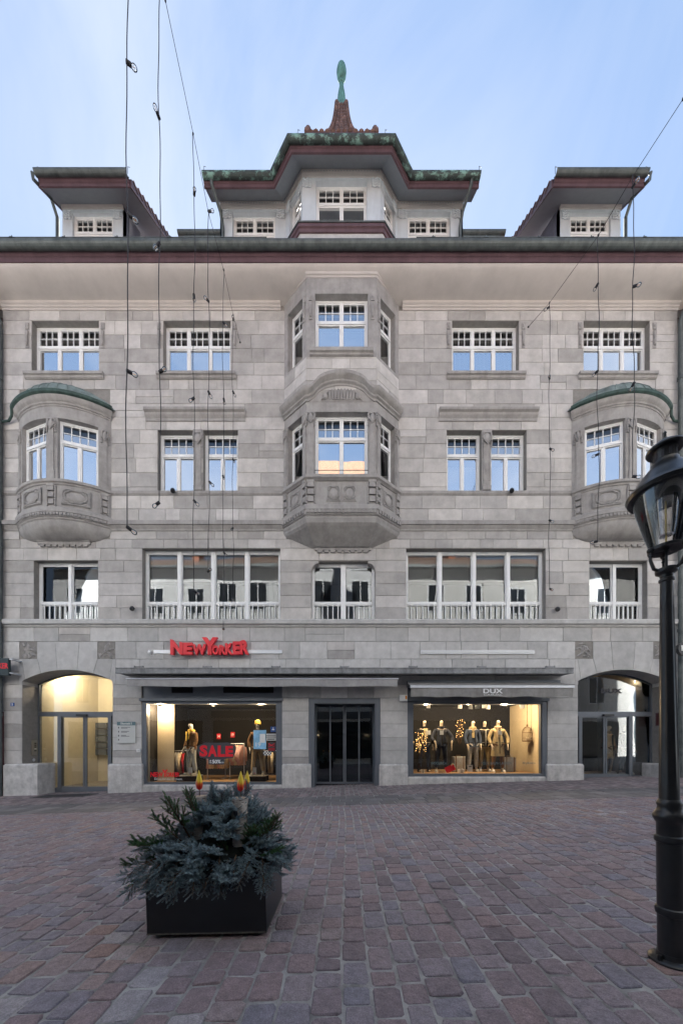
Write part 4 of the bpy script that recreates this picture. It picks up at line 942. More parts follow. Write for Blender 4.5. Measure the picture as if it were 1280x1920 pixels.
# arched entrances with sliding doors
def arch_door(c, ybot, label, mirror, wallm, backm, depth):
    Yp = .55; x0, x1 = PX(c-84.75), PX(c+84.75); xm = (x0+x1)/2; s = -1 if mirror else 1
    arc = [(PX(c-84.75+169.5*i/20), PZ(arcy(c-84.75+169.5*i/20, c))) for i in range(21)]
    zt = PZ(1340, Yp); zb = PZ(ybot, Yp)-.02; W = x1-x0
    q = MB(); fz = .11
    q.box(x0, x1, Yp, Yp+.1, zt-.06, zt+.09)
    for a, b in ((x0, x0+.05), (x1-.05, x1)): q.box(a, b, Yp+.002, Yp+.098, zb, arc[0][1])
    tr = MB(); ins = [(xm+(x-xm)*.985, zz-.04) for x, zz in arc]
    q.loft([[(x, Yp+.01, zz) for x, zz in arc], [(x, Yp+.01, zz) for x, zz in ins], [(x, Yp+.09, zz) for x, zz in ins], [(x, Yp+.09, zz) for x, zz in arc]], cap=(False, False), closed=False)
    def U(t): return xm+s*(t-.5)*W               # t runs from the lobby side
    posts = (.235, .275), (.82, .86)
    for a, b in posts: u0, u1 = sorted((U(a), U(b))); q.box(u0, u1, Yp-.02, Yp+.12, zb, zt-.05)
    q.box(x0, x1, Yp+.004, Yp+.096, zb-.3, zb+.07)
    o = q.build('arched_entrance', 'metalgrey', BLD); o['label'] = label
    for a, b in ((.02, .235), (.86, .98)): u0, u1 = sorted((U(a), U(b))); add_pane(o, u0, u1, zb+.06, zt-.05, Yp+.05, 'glass_shop')
    dl = MB(); mid = .545
    for a, b in ((mid-.022, mid-.004), (mid+.004, mid+.022)): u0, u1 = sorted((U(a), U(b))); dl.box(u0, u1, Yp+.01, Yp+.06, zb+.07, zt-.06)
    u0, u1 = sorted((U(.275), U(.82))); dl.box(u0, u1, Yp+.012, Yp+.058, zb+.065, zb+.12); dl.box(u0, u1, Yp+.012, Yp+.058, zt-.1, zt-.05); dl.build('door_stile', 'metalgrey', o)
    for a, b in ((.275, mid-.02), (mid+.02, .82)): u0, u1 = sorted((U(a), U(b))); add_pane(o, u0, u1, zb+.1, zt-.08, Yp+.035, 'glass_shop')
    sn = MB(); u = U(mid-.02); sn.box(u-.16, u+.16, Yp-.09, Yp, zt-.06, zt-.0); sn.build('door_sensor', 'black', o)
    pts = [(x0+.02, zt+.09)]+[(x1-.02, zt+.09)]+[(x, zz-.02) for x, zz in reversed(ins)]
    gl = MB(); gl.prism(pts, Yp+.04, Yp+.046); gl.build('fanlight_pane', 'glass_shop', o)
    rm = MB(); rm.box(x0-.2, x1+.2, Yp+.12, depth, zb-.06, zb+.01); r_ = rm.build('entrance_floor', 'woodfloor' if mirror else 'room', o)
    wl = MB(); wl.box(x0-.2, x1+.2, depth, depth+.05, zb, 4.1); wl.build('back_wall', backm, o)
    for x, mm in ((x0-.1, wallm if not mirror else 'dark'), (x1+.1, wallm)): wl = MB(); wl.box(x-.05, x+.05, Yp+.12, depth, zb, 4.1); wl.build('side_wall', mm, o)
    wl = MB(); wl.box(x0-.2, x1+.2, Yp+.12, depth, 4.05, 4.1); wl.build('ceiling', wallm, o)
    return o
AD1 = arch_door(ARCH[0], 1481, 'arched lobby entrance with pale lit walls and grey sliding door', False, 'lobby', 'lobby', 3.4)
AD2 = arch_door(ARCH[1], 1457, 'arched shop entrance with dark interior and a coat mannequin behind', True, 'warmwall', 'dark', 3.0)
q = MB()                    # mailboxes in the lobby
x0 = PX(115, 3.2); 
for i in range(5):
    for j in range(5): q.box(x0+i*.36, x0+i*.36+.34, 3.25, 3.38, .9+j*.27, 1.14+j*.27)
mbx = q.build('mailbox_wall', 'metalgrey', AD1)
# canopy slab and awnings
q = MB(); cy = -.55; xa, xb = PX(218, cy), PX(1073.5, cy)
zt, zb = PZ(1253.5, cy), PZ(1262.5, cy)
q.add([(xa, cy, zb), (xb, cy, zb), (xb, cy, zt), (xa, cy, zt), (xa, .02, zb+.03), (xb, .02, zb+.03), (xb, .02, zt+.06), (xa, .02, zt+.06)], [(0,1,2,3),(3,2,6,7),(0,4,5,1),(0,3,7,4),(1,5,6,2),(4,7,6,5)])
q.sweep([(xa-.01, cy), (xb+.01, cy)], [(-.02,zb-.015),(.03,zb-.015),(.03,zb+.02),(.015,zb+.03),(.015,zt-.02),(.03,zt-.01),(.03,zt+.02),(-.02,zt+.025)])
can = q.build('canopy', 'canopy', BLD); can['label'] = 'weathered sheet-metal canopy ledge over both shop windows'
for k in range(7):
    q = MB(); x = xa+.6+k*(xb-xa-1.2)/6; q.box(x-.14, x+.14, cy+.1, cy+.13, zt+.02, zt+.09); q.box(x-.13, x-.11, cy+.08, cy+.15, zt, zt+.1); q.box(x+.11, x+.13, cy+.08, cy+.15, zt, zt+.1); q.build('canopy_clamp', 'canopy', can)
for x0_, x1_, lab in ((PX(238, -.5), PX(745, -.5), 'plain grey rolled awning under the canopy'), (PX(768, -.4), PX(1075, -.4), 'taupe awning with white bar and short white shop name')):
    dux = x0_ > 0; q = MB(); w = x1_-x0_; n = 64
    o = bpy.data.objects.new('awning', None); o.empty_display_size = .1; put(o, BLD); o['label'] = lab
    if not dux:
        yy = -.5; z1, z0 = PZ(1273, yy), PZ(1287.5, yy)
        pts = [x0_+w*i/n for i in range(n+1)]
        q.loft([[(x, -.1, z1+.02) for x in pts], [(x, yy, z1) for x in pts], [(x, yy-.01+.006*math.sin(i*.9), z0+.01*math.sin(i*.35)) for i, x in enumerate(pts)]], cap=(False, False), closed=False); q.build('valance', 'awning', o, smooth=False, fix=False)
        q = MB(); q.tube([(x0_-.03, yy, z1), (x1_+.03, yy, z1)], .022, 8); q.build('awning_bar', 'alu', o)
        for x in (x0_+.1, x1_-.1): q = MB(); q.box(x-.03, x+.03, yy+.05, .1, z1-.07, z1-.02); q.build('awning_arm', 'metalgrey', o)
    else:
        yy = -.75; z1, z0 = PZ(1288, yy), PZ(1307, yy); x0_, x1_ = PX(770, yy), PX(1074.5, yy); w = x1_-x0_; pts = [x0_+w*i/n for i in range(n+1)]
        q.loft([[(x, -.2, z1+.22) for x in pts], [(x, yy, z1+.03) for x in pts]], cap=(False, False), closed=False)
        q.loft([[(x, yy-.005, z1-.03) for x in pts], [(x, yy-.01+.02*math.sin(i*.5)+.012*math.sin(i*1.3), (z1+z0)/2-.02) for i, x in enumerate(pts)], [(x, yy-.01+.03*math.sin(i*.5+.4)+.015*math.sin(i*1.3), z0+.012*math.sin(i*.45)) for i, x in enumerate(pts)]], cap=(False, False), closed=False)
        q.build('valance', 'awning_dux', o, smooth=True, fix=False)
        q = MB(); q.box(x0_-.02, x1_+.02, yy-.03, yy+.03, z1-.035, z1+.035); q.build('awning_bar', 'alu', o)
        lettering('lettering', 'DUX', .56, .135, (PX(924, yy-.05), yy-.05, z1-.20), 'white', o, .004, .02)
        lettering('lettering', 'CASUAL', .54, .04, (PX(924, yy-.05), yy-.05, z1-.262), 'white', o, .003)
        for x in (x0_+.3, x1_-.3): q = MB(); q.tube([(x, .0, z1+.12), (x+.25, -.4, z1+.05), (x, yy, z1)], .025, 6); q.build('awning_arm', 'metalgrey', o)
        q = MB(); q.box(x0_+.02, x1_-.02, -.2, .0, z1+.1, z1+.3); q.build('awning_case', 'metalgrey', o)
# downpipes at both ends of the facade
def pipe(x, top, label, m='gutter'):
    q = MB(); q.tube([(x, -.85, top+.55), (x, -.8, top+.3), (x, -.35, top-.25), (x, -.12, top-.6), (x, -.12, -.35)], .065, 12)
    for k in range(5): q.lathe([(.07,0),(.085,0),(.085,.08),(.07,.08)], (x, -.12, 2.2+k*2.6), 12)
    o = q.build('downpipe', m, BLD, smooth=True); o['label'] = label
pipe(PX(-1, -.12), 15.0, 'dark downpipe beside the lobby end of the facade'); pipe(PX(1275.5, -.12), 15.0, 'blue-grey downpipe beside the shop-entrance end of the facade')
for s, cx in ((-1, -8.63), (1, 8.63)):         # rain pipe from each copper roof
    q = MB(); q.tube([(cx+s*1.5, -.18, 11.62), (cx+s*1.53, -.15, 11.45), (cx+s*1.68, -.08, 11.36), (cx+s*1.95, -.1, 11.3)], .035, 8); q.build('oriel_rain_pipe', 'patina_dark', BLD, smooth=True)
# ================================================================== NEIGHBOURS AND THE HOUSES ACROSS THE STREET
def house(name, label, x0, x1, yf, face, zt, wallm, wins, roof=None, ground=None, ridge=None):
    # face=+1: front looks towards +Y (across the street), -1: towards -Y
    s = face; o = thing(name, label, 'building', ((x0+x1)/2, yf, 0))
    def B(q, nm, m, par=None): ob = q.build(nm, m, par or o); ob.location = (0, 0, 0); return ob
    q = MB(); cx = (x0+x1)/2; d0, d1 = (0, -8*s)
    q.box(x0-cx, x1-cx, min(d0, d1), max(d0, d1), -1, zt); wl = B(q, 'wall', wallm)
    for (u, v, w, h) in wins:
        f = MB(); y = .02*s
        f.box(u-w/2-.1, u+w/2+.1, min(0, .05*s), max(0, .05*s), v-.1, v); f.box(u-w/2-.1, u-w/2, min(0, .05*s), max(0, .05*s), v, v+h+.1); f.box(u+w/2, u+w/2+.1, min(0, .05*s), max(0, .05*s), v, v+h+.1); f.box(u-w/2, u+w/2, min(0, .048*s), max(0, .048*s), v+h, v+h+.1); f.box(u-.03, u+.03, min(0, .04*s), max(0, .04*s), v, v+h)
        wn = B(f, 'window', 'whiteframe'); p = MB(); p.box(u-w/2, u+w/2, min(0, .02*s), max(0, .02*s), v, v+h); B(p, 'pane', 'darkpane', wn)
    if ridge:
        yr, zr = ridge; e = MB(); ov = .6*s
        e.add([(x0-cx-.1, ov, zt-.1), (x1-cx+.1, ov, zt-.1), (x1-cx+.1, yr-yf, zr), (x0-cx-.1, yr-yf, zr), (x1-cx+.1, 2*(yr-yf), zt), (x0-cx-.1, 2*(yr-yf), zt)], [(0,1,2,3),(3,2,4,5)])
        rf_ = B(e, 'roof', roof or 'tile_red'); c = MB(); cx0 = 2.2; c.box(cx0, cx0+.6, yr-yf+.3*s, yr-yf+1.3*s, zr-2.2, zr+.9) if s > 0 else c.box(cx0, cx0+.6, yr-yf-1.3, yr-yf-.3, zr-2.2, zr+1.3); B(c, 'chimney', 'brickred', rf_)
        g_ = MB(); g_.box(x0-cx, x1-cx, min(ov, ov+.12*s), max(ov, ov+.12*s), zt-.2, zt-.05); B(g_, 'gutter', 'gutter')
    if ground:
        for (u0, u1, z0, z1, mm) in ground: q = MB(); q.box(u0, u1, min(0, .08*s), max(0, .08*s), z0, z1); B(q, 'shopfront', mm)
    return o
M['darkpane'] = mat('dark_window_glass', (.03, .035, .04), .08, var=0, spec=.8); M['brickred'] = mat('chimney_brick', (.42, .17, .10), .9, var=.25, scale=10)
M['maroon'] = mat('maroon_paint', (.07, .018, .02), .5, var=.2)
YO = -12.6
def grid(us, vs, w, h): return [(u, v, w, h) for v in vs for u in us]
W4 = grid((-2, .3, 2.4), (4.6, 7.8, 10.8), 1.1, 1.8)
house('plaster_house', 'white plastered house across the street, mirrored in the first floor windows', -9.0, -2.6, YO, 1, 13.6, 'plaster2', grid((-2.1, 0, 2.1), (4.6, 7.8, 10.8), 1.1, 1.8), ground=[(-3, 3, .4, 3.0, 'darkpane'), (-3.1, 3.1, 3.2, 3.7, 'metalgrey')], ridge=(-18.2, 17.5))
house('plaster_house', 'tall narrow white house across the street with steep tiled roof', -2.6, 2.6, YO, 1, 16.0, 'plaster2', grid((-1.3, 1.3), (4.6, 7.8, 10.9, 13.6), 1.1, 1.8), ground=[(-2.4, 2.4, .4, 3.0, 'darkpane'), (-2.5, 2.5, 3.2, 3.7, 'metalgrey')], ridge=(-17.6, 24.3))
house('plaster_house', 'off-white house across the street with tall brick chimney', 2.6, 10.5, YO, 1, 13.6, 'plaster', grid((-2.6, 0, 2.6), (4.4, 7.6, 10.7), 1.0, 1.7), ground=[(-3.7, 3.7, .4, 3.0, 'darkpane')], ridge=(-18.2, 17.5))
house('plaster_house', 'pale house across the street facing the lobby entrance', -20, -9.0, YO, 1, 13.6, 'plaster2', grid((-4, -1.2, 1.6, 4.4), (4.4, 7.4, 10.5), 1.0, 1.7), ground=[(-5, 5, .4, 3.0, 'darkpane')], ridge=(-18.2, 17.3))
house('plaster_house', 'cream house across the street beyond the off-white one', 10.5, 21, YO, 1, 13.6, 'plaster', grid((-3.5, -.5, 2.5), (4.4, 7.4, 10.5), 1.0, 1.7), ground=[(-4, 4, .4, 3.0, 'darkpane')], ridge=(-18.2, 17.3))
hl = house('neighbour_house', 'narrow strip of neighbouring house with maroon shop pillar by the lobby', -20, PX(-6), .0, -1, 14.4, 'plaster3', grid((-3, 0, 3), (4.6, 7.6, 10.6), 1.0, 1.7), roof='tile', ridge=(5., 20.))
hl2 = MB(); hl2.box(PX(-14)-hl.location.x, PX(7.5)-hl.location.x, -.16, .05, -.6, PZ(1335)); hl2.build('shop_pillar', 'maroon', hl)
hl3 = MB(); hl3.box(PX(-14)-hl.location.x, PX(6)-hl.location.x, -.06, .05, PZ(1335), 14.3); hl3.build('corner_strip', 'metalgrey', hl)
for k, (zz, hh) in enumerate(((2.25, .22), (1.55, .16), (1.3, .12), (.5, .2))):
    q = MB(); q.box(PX(-2)-hl.location.x, PX(3.2)-hl.location.x, -.175, -.16, zz, zz+hh); q.build('sticker', ('white', 'white', 'white', 'alu')[k], hl)
rl_ = MB(); rl_.add([(PX(-40, 1.5)-hl.location.x, 1.4, 19.3), (PX(33, 1.5)-hl.location.x, 1.4, 17.9), (PX(33, 1.5)-hl.location.x, 6, 17.9), (PX(-40, 1.5)-hl.location.x, 6, 19.3), (PX(-40, 1.5)-hl.location.x, 1.4, 19.0), (PX(33, 1.5)-hl.location.x, 1.4, 17.6)], [(0,1,2,3),(4,5,1,0)]); rl_.build('verge', 'purple', hl, fix=False)
house('neighbour_house', 'neighbouring plastered house beyond the blue-grey downpipe', PX(1281.5), 20, .0, -1, 14.4, 'plaster2', grid((-3, 0, 3), (4.6, 7.6, 10.6), 1.0, 1.7), roof='tile', ridge=(5., 20.), ground=[(-4, 4, .2, 3.2, 'darkpane')])
# ================================================================== SIGNS AND WALL FITTINGS
M['signblack'] = mat('dark_sign', (.02, .035, .04), .5, var=.1); M['boardgrey'] = mat('board_grey', (.55, .56, .55), .6, var=.03); M['boardhead'] = mat('board_head', (.12, .19, .21), .6, var=.03)
M['blueplate'] = mat('blue_enamel', (.03, .09, .30), .4, var=.05); M['ink'] = mat('print_ink', (.06, .06, .07), .7, var=0); M['paper'] = mat('paper', (.78, .78, .76), .8, var=.03)
M['posterblue'] = mat('blue_poster', (.25, .50, .72), .6, var=.25, scale=5); M['orange'] = mat('orange_flame', (.9, .35, .03), .5, var=.1)
M['terminal'] = mat('steel_panel', (.33, .33, .33), .35, metal=.7, var=.05); M['mat'] = mat('door_mat', (.03, .03, .033), .95, var=.2, scale=40)
# NEW YORKER channel letters
sg = thing('shop_sign', 'red wavy shop-name channel letters above the canopy', 'sign', (PX(393), -.12, PZ(1229)))
letters = 'NEWYORKER'; px0 = [320,345,360.5,379,398,411.5,422.5,437,450]; px1 = [344.5,362,388,409,411,424,438,451,467]; ptop = [1199.5,1206,1208.5,1196,1211,1210.5,1207,1204,1200.5]; pbot = [1228.5,1228.5,1228.5,1228.5,1228.5,1228.5,1228.5,1228,1228]
for k, c in enumerate(letters):
    Yl = -.12; w = PX(px1[k], Yl)-PX(px0[k], Yl); h = PZ(ptop[k], Yl)-PZ(pbot[k], Yl)
    nxt = lambda a: a
    def sk(u, k=k):
        l = (ptop[max(k-1, 0)]-ptop[k])*.5; r_ = (ptop[min(k+1, 8)]-ptop[k])*.5; hh = 1228.5-ptop[k]
        if c in 'Y': return 1
        if k == 0: return 1-(u+.5)*.22
        if k == 8: return 1+(u)*.18
        return 1+(-l if u < 0 else r_)*0*u/hh
    lo = lettering('letter', c, w*.97, h, (PX((px0[k]+px1[k])/2, Yl)-sg.location.x, (k % 2)*-.006, PZ(pbot[k], Yl)-sg.location.z), 'red', sg, .05, .055, skew=sk)
q = MB(); q.box(PX(289)-sg.location.x, PX(529)-sg.location.x, .085, .115, PZ(1226)-sg.location.z, PZ(1219.5)-sg.location.z); q.build('mounting_rail', 'alu', sg)
q = MB(); a = thing('sign_rail', 'empty grey aluminium sign rail on the wall above the taupe awning', 'rail', (PX(894), 0, PZ(1226.5))); q.box(-1.77, 1.77, -.04, -.006, 0, .1); q.build('rail_bar', 'alu', a)
q = MB(); q.box(-1.74, 1.74, -.044, -.04, .03, .07); q.build('rail_channel', 'boardgrey', a)
# projecting sign at the lobby corner
ps = thing('projecting_sign', 'dark projecting sign with red lettering beside the lobby entrance', 'sign', (PX(-14, -.3), -.3, PZ(1267, -.3)))
q = MB(); q.box(-.55, PX(18, -.3)-ps.location.x, -.04, .04, 0, .52); q.build('sign_panel', 'signblack', ps)
lettering('lettering', 'NEWYORKER', 1.0, .17, (.02, -.046, .2), 'red', ps, .004, .03)
for zz in (.08, .5): q = MB(); q.box(PX(18, -.3)-ps.location.x, PX(24, -.3)-ps.location.x, -.015, .3, zz-.02, zz+.01); q.build('sign_bracket', 'alu', ps)
# round sign on the far side
rs = thing('round_sign', 'round black projecting sign with white letter beyond the street lamp', 'sign', (PX(1281, -.5), -.5, PZ(1217, -.5)))
q = MB(); n = 28; q.loft([[(.2*math.cos(2*PI*i/n), y, .2*math.sin(2*PI*i/n)) for i in range(n)] for y in (-.05, .05)]); q.build('sign_disc', 'black', rs); lettering('letter', 'P', .11, .16, (-.06, -.056, -.07), 'white', rs, .004, .02)
q = MB(); q.box(-.03, .02, .05, .5, -.02, .02); q.build('sign_bracket', 'alu', rs)
# directory board, number plate, intercom, boxes
db = thing('directory_board', 'grey directory board reading Oberstadt 5 beside the lobby entrance', 'sign', (PX(238.3), -.01, PZ(1394)))
q = MB(); q.box(-.285, .285, -.035, 0, 0, .67); q.build('board', 'boardgrey', db); q = MB(); q.box(-.285, .285, -.039, -.036, .555, .668); q.build('board_header', 'boardhead', db)
lettering('lettering', 'Oberstadt 5', .36, .065, (0, -.042, .582), 'paper', db, .002, .01)
for k, (w1, w2) in enumerate(((.29, .2), (.25, .19), (.16, .26), (0, 0))):      # print too small to read: dark lines
    zz = .46-k*.125; q = MB(); q.box(-.25, -.222, -.037, -.0355, zz, zz+.05); q.build('print_line', 'ink', db)
    for w_, dz in ((w1, .03), (w2, 0)):
        if w_: q = MB(); q.box(-.16, -.16+w_, -.037, -.0355, zz+dz, zz+dz+.014); q.build('print_line', 'ink', db)
hn = thing('house_number', 'small blue enamel house number plate with white 5', 'sign', (PX(24.2), -.008, PZ(1324.5))); q = MB(); q.box(-.055, .055, -.012, 0, 0, .105); q.build('plate', 'blueplate', hn); lettering('number', '5', .04, .065, (0, -.014, .02), 'white', hn, .001, .015)
ic = thing('intercom', 'steel intercom panel with buttons on the lobby entrance jamb', 'intercom', (PX(41.5)+.004, .4, PZ(1416, .4)))
q = MB(); q.box(0, .02, -.1, .1, 0, .48); q.build('panel', 'terminal', ic)
for k in range(5): q = MB(); q.box(.02, .032, .0, .06, .12+k*.06, .155+k*.06); q.build('button', 'white' if k == 1 else 'black', ic)
q = MB(); q.ball((.02, -.02, -.16), .02, .05, .05, 10, 6); q.build('lock', 'alu', ic)
def small_box(name, label, cat, x, y, w, h, d=.08, m='white', extra=None):
    o = thing(name, label, cat, (PX(x), 0, PZ(y))); q = MB(); q.cham(-w/2, w/2, -d, -.006, 0, h, c=.012); q.build('housing', m, o)
    if extra: q = MB(); q.box(*extra[0]); q.build(extra[2], extra[1], o)
    return o
small_box('alarm_box', 'white and orange alarm box beside the taupe-awning shop window', 'alarm', 755.5, 1316, .25, .2, .09, 'white', ((.05, .1, -.098, -.088, .07, .17), 'orange', 'warning_lamp'))
small_box('switch_box', 'small white switch box on the pier below the directory board', 'switch', 261, 1411, .11, .1, .06, 'white', ((-.03, .03, -.066, -.058, .03, .07), 'boardgrey', 'switch_cover'))
ss = thing('siren', 'small white dome siren next to the red letters', 'siren', (PX(282.5), 0, PZ(1227))); q = MB(); q.lathe([(0,0),(.045,0),(.055,.03),(.055,.07),(.04,.1),(0,.115)], (0, -.06, 0), 12); q.build('dome', 'white', ss, smooth=True); q = MB(); q.tube([(0, -.04, 0), (.03, -.03, -.05), (.1, -.02, -.055), (.13, -.01, 0)], .007, 5); q.build('cable', 'white', ss)
dp = thing('metal_plate', 'blank dark metal plate on the second arched entrance jamb', 'plate', (PX(1253)-.004, .3, PZ(1361, .3))); q = MB(); q.box(-.02, 0, -.13, .12, 0, .42); q.build('plate', 'purple', dp); q = MB(); q.box(-.022, -.02, -.1, .09, .03, .39); q.build('plate_face', 'maroon', dp)
def flood(x, y, label):
    o = thing('floodlight', label, 'floodlight', (PX(x), 0, PZ(y))); q = MB(); q.tube([(0, 0, .04), (0, -.1, .04), (0, -.1, -.01)], .02, 8); q.build('arm', 'black', o)
    q = MB(); q.m = xf((0, -.12, 0), 0, -.5); q.lathe([(0,-.05),(.06,-.05),(.07,-.02),(.06,.04),(.035,.07),(0,.07)], (0, 0, 0), 12); q.build('lamp_head', 'black', o, smooth=True)
flood(327.5, 925, 'black floodlight under the paired windows with the light strings'); flood(955.5, 925, 'black floodlight under the paired windows above the taupe awning'); flood(252, 1144, 'black floodlight between first floor windows above the red letters'); flood(1040.5, 1145, 'black floodlight between first floor windows above the second arched entrance')
for x0_, x1_, y_, w_, lab in ((150, 152, -.75, .95, 'dark doormat in front of the lobby entrance'),):
    dm = thing('doormat', lab, 'doormat', (PX(122, -.45), -.45, GZ(PX(122, -.45))), 0); dm.rotation_euler = (0, TILT, 0); q = MB(); q.box(-.75, .75, -.28, .28, .0, .016); q.build('mat_field', 'mat', dm); q = MB(); 
    for a, b, c, d in ((-.78, .78, -.31, -.28), (-.78, .78, .28, .31), (-.78, -.75, -.28, .28), (.75, .78, -.28, .28)): q.box(a, b, c, d, 0, .018)
    q.build('mat_rim', 'black', dm)
# ================================================================== STREET LAMP
def ground_at(px, py):          # ground contact of a pixel
    k = (HOR-py)/F; u = (px-640)/F; Z = CAM.z/(SLOPE*u-k); return u*Z, CAM.y+Z
lx, ly = ground_at(1258, 1803)
lp = thing('street_lamp', 'black cast-iron gas-style street lamp with glass lantern', 'street lamp', (lx, ly, GZ(lx))); lp.rotation_euler = (0, math.radians(-.7), 0)
ZL = ly-CAM.y; PXM = F/ZL          # pixels per metre on the lamp's axis
def lz(py): return CAM.z+(HOR-py)/F*ZL-GZ(lx)
q = MB(); q.lathe([(0,-.02),(.10,-.02),(.10,.012),(.092,.02),(.066,.026),(.062,.05),(0,.05)], n=32); q.lathe([(.012,0),(.012,.03),(0,.03)], (-.083, -.02, .018), 6); q.lathe([(.012,0),(.012,.03),(0,.03)], (.05, -.065, .018), 6); q.build('base_flange', 'black', lp, smooth=True)
q = MB(); q.lathe([(.0,.03),(.0585,.03),(.0585,lz(1716)),(.066,lz(1714)),(.068,lz(1708)),(.066,lz(1702)),(.0585,lz(1700)),(.058,lz(1580)),(.066,lz(1578)),(.068,lz(1573)),(.066,lz(1568)),(.0575,lz(1566)),(.0575,lz(1543)),(.064,lz(1540)),(.073,lz(1533)),(.074,lz(1529)),(.066,lz(1524)),(.056,lz(1519)),(.052,lz(1512)),(.056,lz(1508)),(.052,lz(1503)),(.046,lz(1499)),(0,lz(1499))], n=32); q.build('pedestal', 'black', lp, smooth=True)
q = MB(); n = 40; rings = []        # fluted shaft
for k in range(24):
    zz = lz(1500)+(lz(1088)-lz(1500))*k/23; r = .0445-.0165*k/23; fl_k = 0 if k in (0, 1, 22, 23) else .0035
    rings.append([((r-fl_k*(1 if (i % 5) in (1, 2, 3) else 0))*math.cos(2*PI*i/n), (r-fl_k*(1 if (i % 5) in (1, 2, 3) else 0))*math.sin(2*PI*i/n), zz) for i in range(n)])
q.loft(rings); q.build('shaft', 'black', lp, smooth=True)
q = MB(); q.lathe([(.028,lz(1092)),(.034,lz(1090)),(.034,lz(1086)),(.028,lz(1084)),(.03,lz(1078)),(.048,lz(1074)),(.05,lz(1070)),(.048,lz(1067)),(0,lz(1066))], n=24); q.build('collar', 'black', lp, smooth=True)
q = MB(); rg = .073
for a in (PI*.97, PI*1.63, PI*.3):       # curved arms up to the ring
    c, s = math.cos(a), math.sin(a)
    q.tube([(c*.03, s*.03, lz(1072)), (c*.065, s*.065, lz(1066)), (c*.082, s*.082, lz(1050)), (c*.08, s*.08, lz(1036)), (c*.076, s*.076, lz(1028))], [.009, .009, .008, .009, .011], 8); q.ball((c*.082, s*.082, lz(1031)), .017, .017, .017, 10, 6); q.ball((c*.081, s*.081, lz(1042)), .011, .011, .009, 8, 5)
q.build('lantern_arm', 'black', lp, smooth=True)
q = MB(); q.lathe([(rg-.008,lz(1032)),(rg+.006,lz(1032)),(rg+.008,lz(1027)),(rg-.006,lz(1026)),(rg-.008,lz(1032))], n=32)
for a in (.2, .2+2*PI/3, .2+4*PI/3): q.tube([(0, 0, lz(1031)), (rg*math.cos(a), rg*math.sin(a), lz(1030))], .006, 6)
q.tube([(0, 0, lz(1075)), (0, 0, lz(1030))], .007, 8); q.build('lantern_ring', 'black', lp, smooth=True)
RT = .158
q = MB(); pr = [(rg-.004, lz(1030)), (.085, lz(1010)), (.105, lz(985)), (.128, lz(955)), (RT-.012, lz(922))]
q.lathe(pr+[(r-.004, zz) for r, zz in reversed(pr)]+[pr[0]], n=32); gl_ = q.build('lantern_glass', 'glass_lamp', lp, smooth=True)
q = MB(); pr = [(.03, lz(1004)), (.036, lz(1004)), (.044, lz(985)), (.055, lz(940)), (.062, lz(915))]; q.lathe(pr+[(r-.002, zz) for r, zz in reversed(pr)], n=20); q.build('inner_glass', 'glass_lamp', lp, smooth=True)
q = MB(); q.tube([(0, 0, lz(1030)), (0, 0, lz(940))], .0045, 8); q.build('burner_tube', mat('brass', (.6, .45, .18), .35, metal=.8, var=.1), lp); 
q = MB(); q.lathe([(0,lz(934)),(.06,lz(934)),(RT-.02,lz(926)),(RT+.008,lz(927)),(RT+.016,lz(921)),(RT+.008,lz(916)),(RT-.01,lz(911)),(.115,lz(893)),(.075,lz(877)),(.062,lz(872)),(.058,lz(866)),(0,lz(866))], n=40); q.build('lantern_hood', 'black', lp, smooth=True)
q = MB(); q.lathe([(.046,lz(870)),(.052,lz(869)),(.05,lz(847)),(.056,lz(844)),(.05,lz(843)),(0,lz(843))], n=24); ch = q.build('chimney', 'black', lp, smooth=True)
for k in range(10): a = 2*PI*k/10; m = MB(); m.m = xf((.0508*math.cos(a), .0508*math.sin(a), lz(864)), a); m.box(-.002, .0025, -.006, .006, 0, lz(850)-lz(864)); m.build('vent_slot', 'ink', ch)
q = MB(); q.lathe([(.05,lz(845)),(.078,lz(846)),(.083,lz(843)),(.08,lz(840)),(.05,lz(832)),(.02,lz(829)),(.012,lz(828)),(.018,lz(826)),(.018,lz(824)),(.008,lz(821)),(.007,lz(814)),(.009,lz(812)),(.005,lz(809)),(0,lz(808))], n=32); q.build('chimney_cap', 'black', lp, smooth=True)
# ================================================================== PLANTER WITH CHRISTMAS GREENERY
plx, ply = -.892, CAM.y+2.27+.275
pl = thing('planter', 'black sheet-metal planter box on low feet', 'planter', (plx, ply, GZ(plx))); pl.rotation_euler = (0, TILT, math.radians(-.8))
w2, d2, h2 = .40, .275, .40; q = MB(); t_ = .012
q.box(-w2, w2, -d2, -d2+t_, .03, .03+h2); q.box(-w2, w2, d2-t_, d2, .03, .03+h2); q.box(-w2, -w2+t_, -d2+t_, d2-t_, .03, .03+h2); q.box(w2-t_, w2, -d2+t_, d2-t_, .03, .03+h2); q.box(-w2+t_, w2-t_, -d2+t_, d2-t_, .03, .05)
q.build('box', 'planter', pl)
q = MB(); q.box(-w2-.002, w2+.002, -d2-.002, d2+.002, .027, .036); q.build('bottom_rim', mat('worn_edge', (.12, .115, .105), .7, var=.4, scale=30), pl)
for sx in (-1, 1):
    for sy in (-1, 1): q = MB(); q.lathe([(0,-.005),(.042,-.005),(.045,.004),(.03,.016),(.014,.028),(0,.028)], (sx*.33, sy*.21, 0), 14); q.build('foot', mat('foot_grey', (.1, .1, .095), .7) if (sx, sy) == (-1, -1) else bpy.data.materials['foot_grey'], pl, smooth=True)
q = MB(); q.box(-w2+t_, w2-t_, -d2+t_, d2-t_, .33, .39); q.build('soil', mat('soil', (.02, .016, .012), .95, var=.3, bump=.5), pl)
def needle_mat(name, c1, c2):
    m = mat(name, c1, .6, var=.0, tint=.28); return m
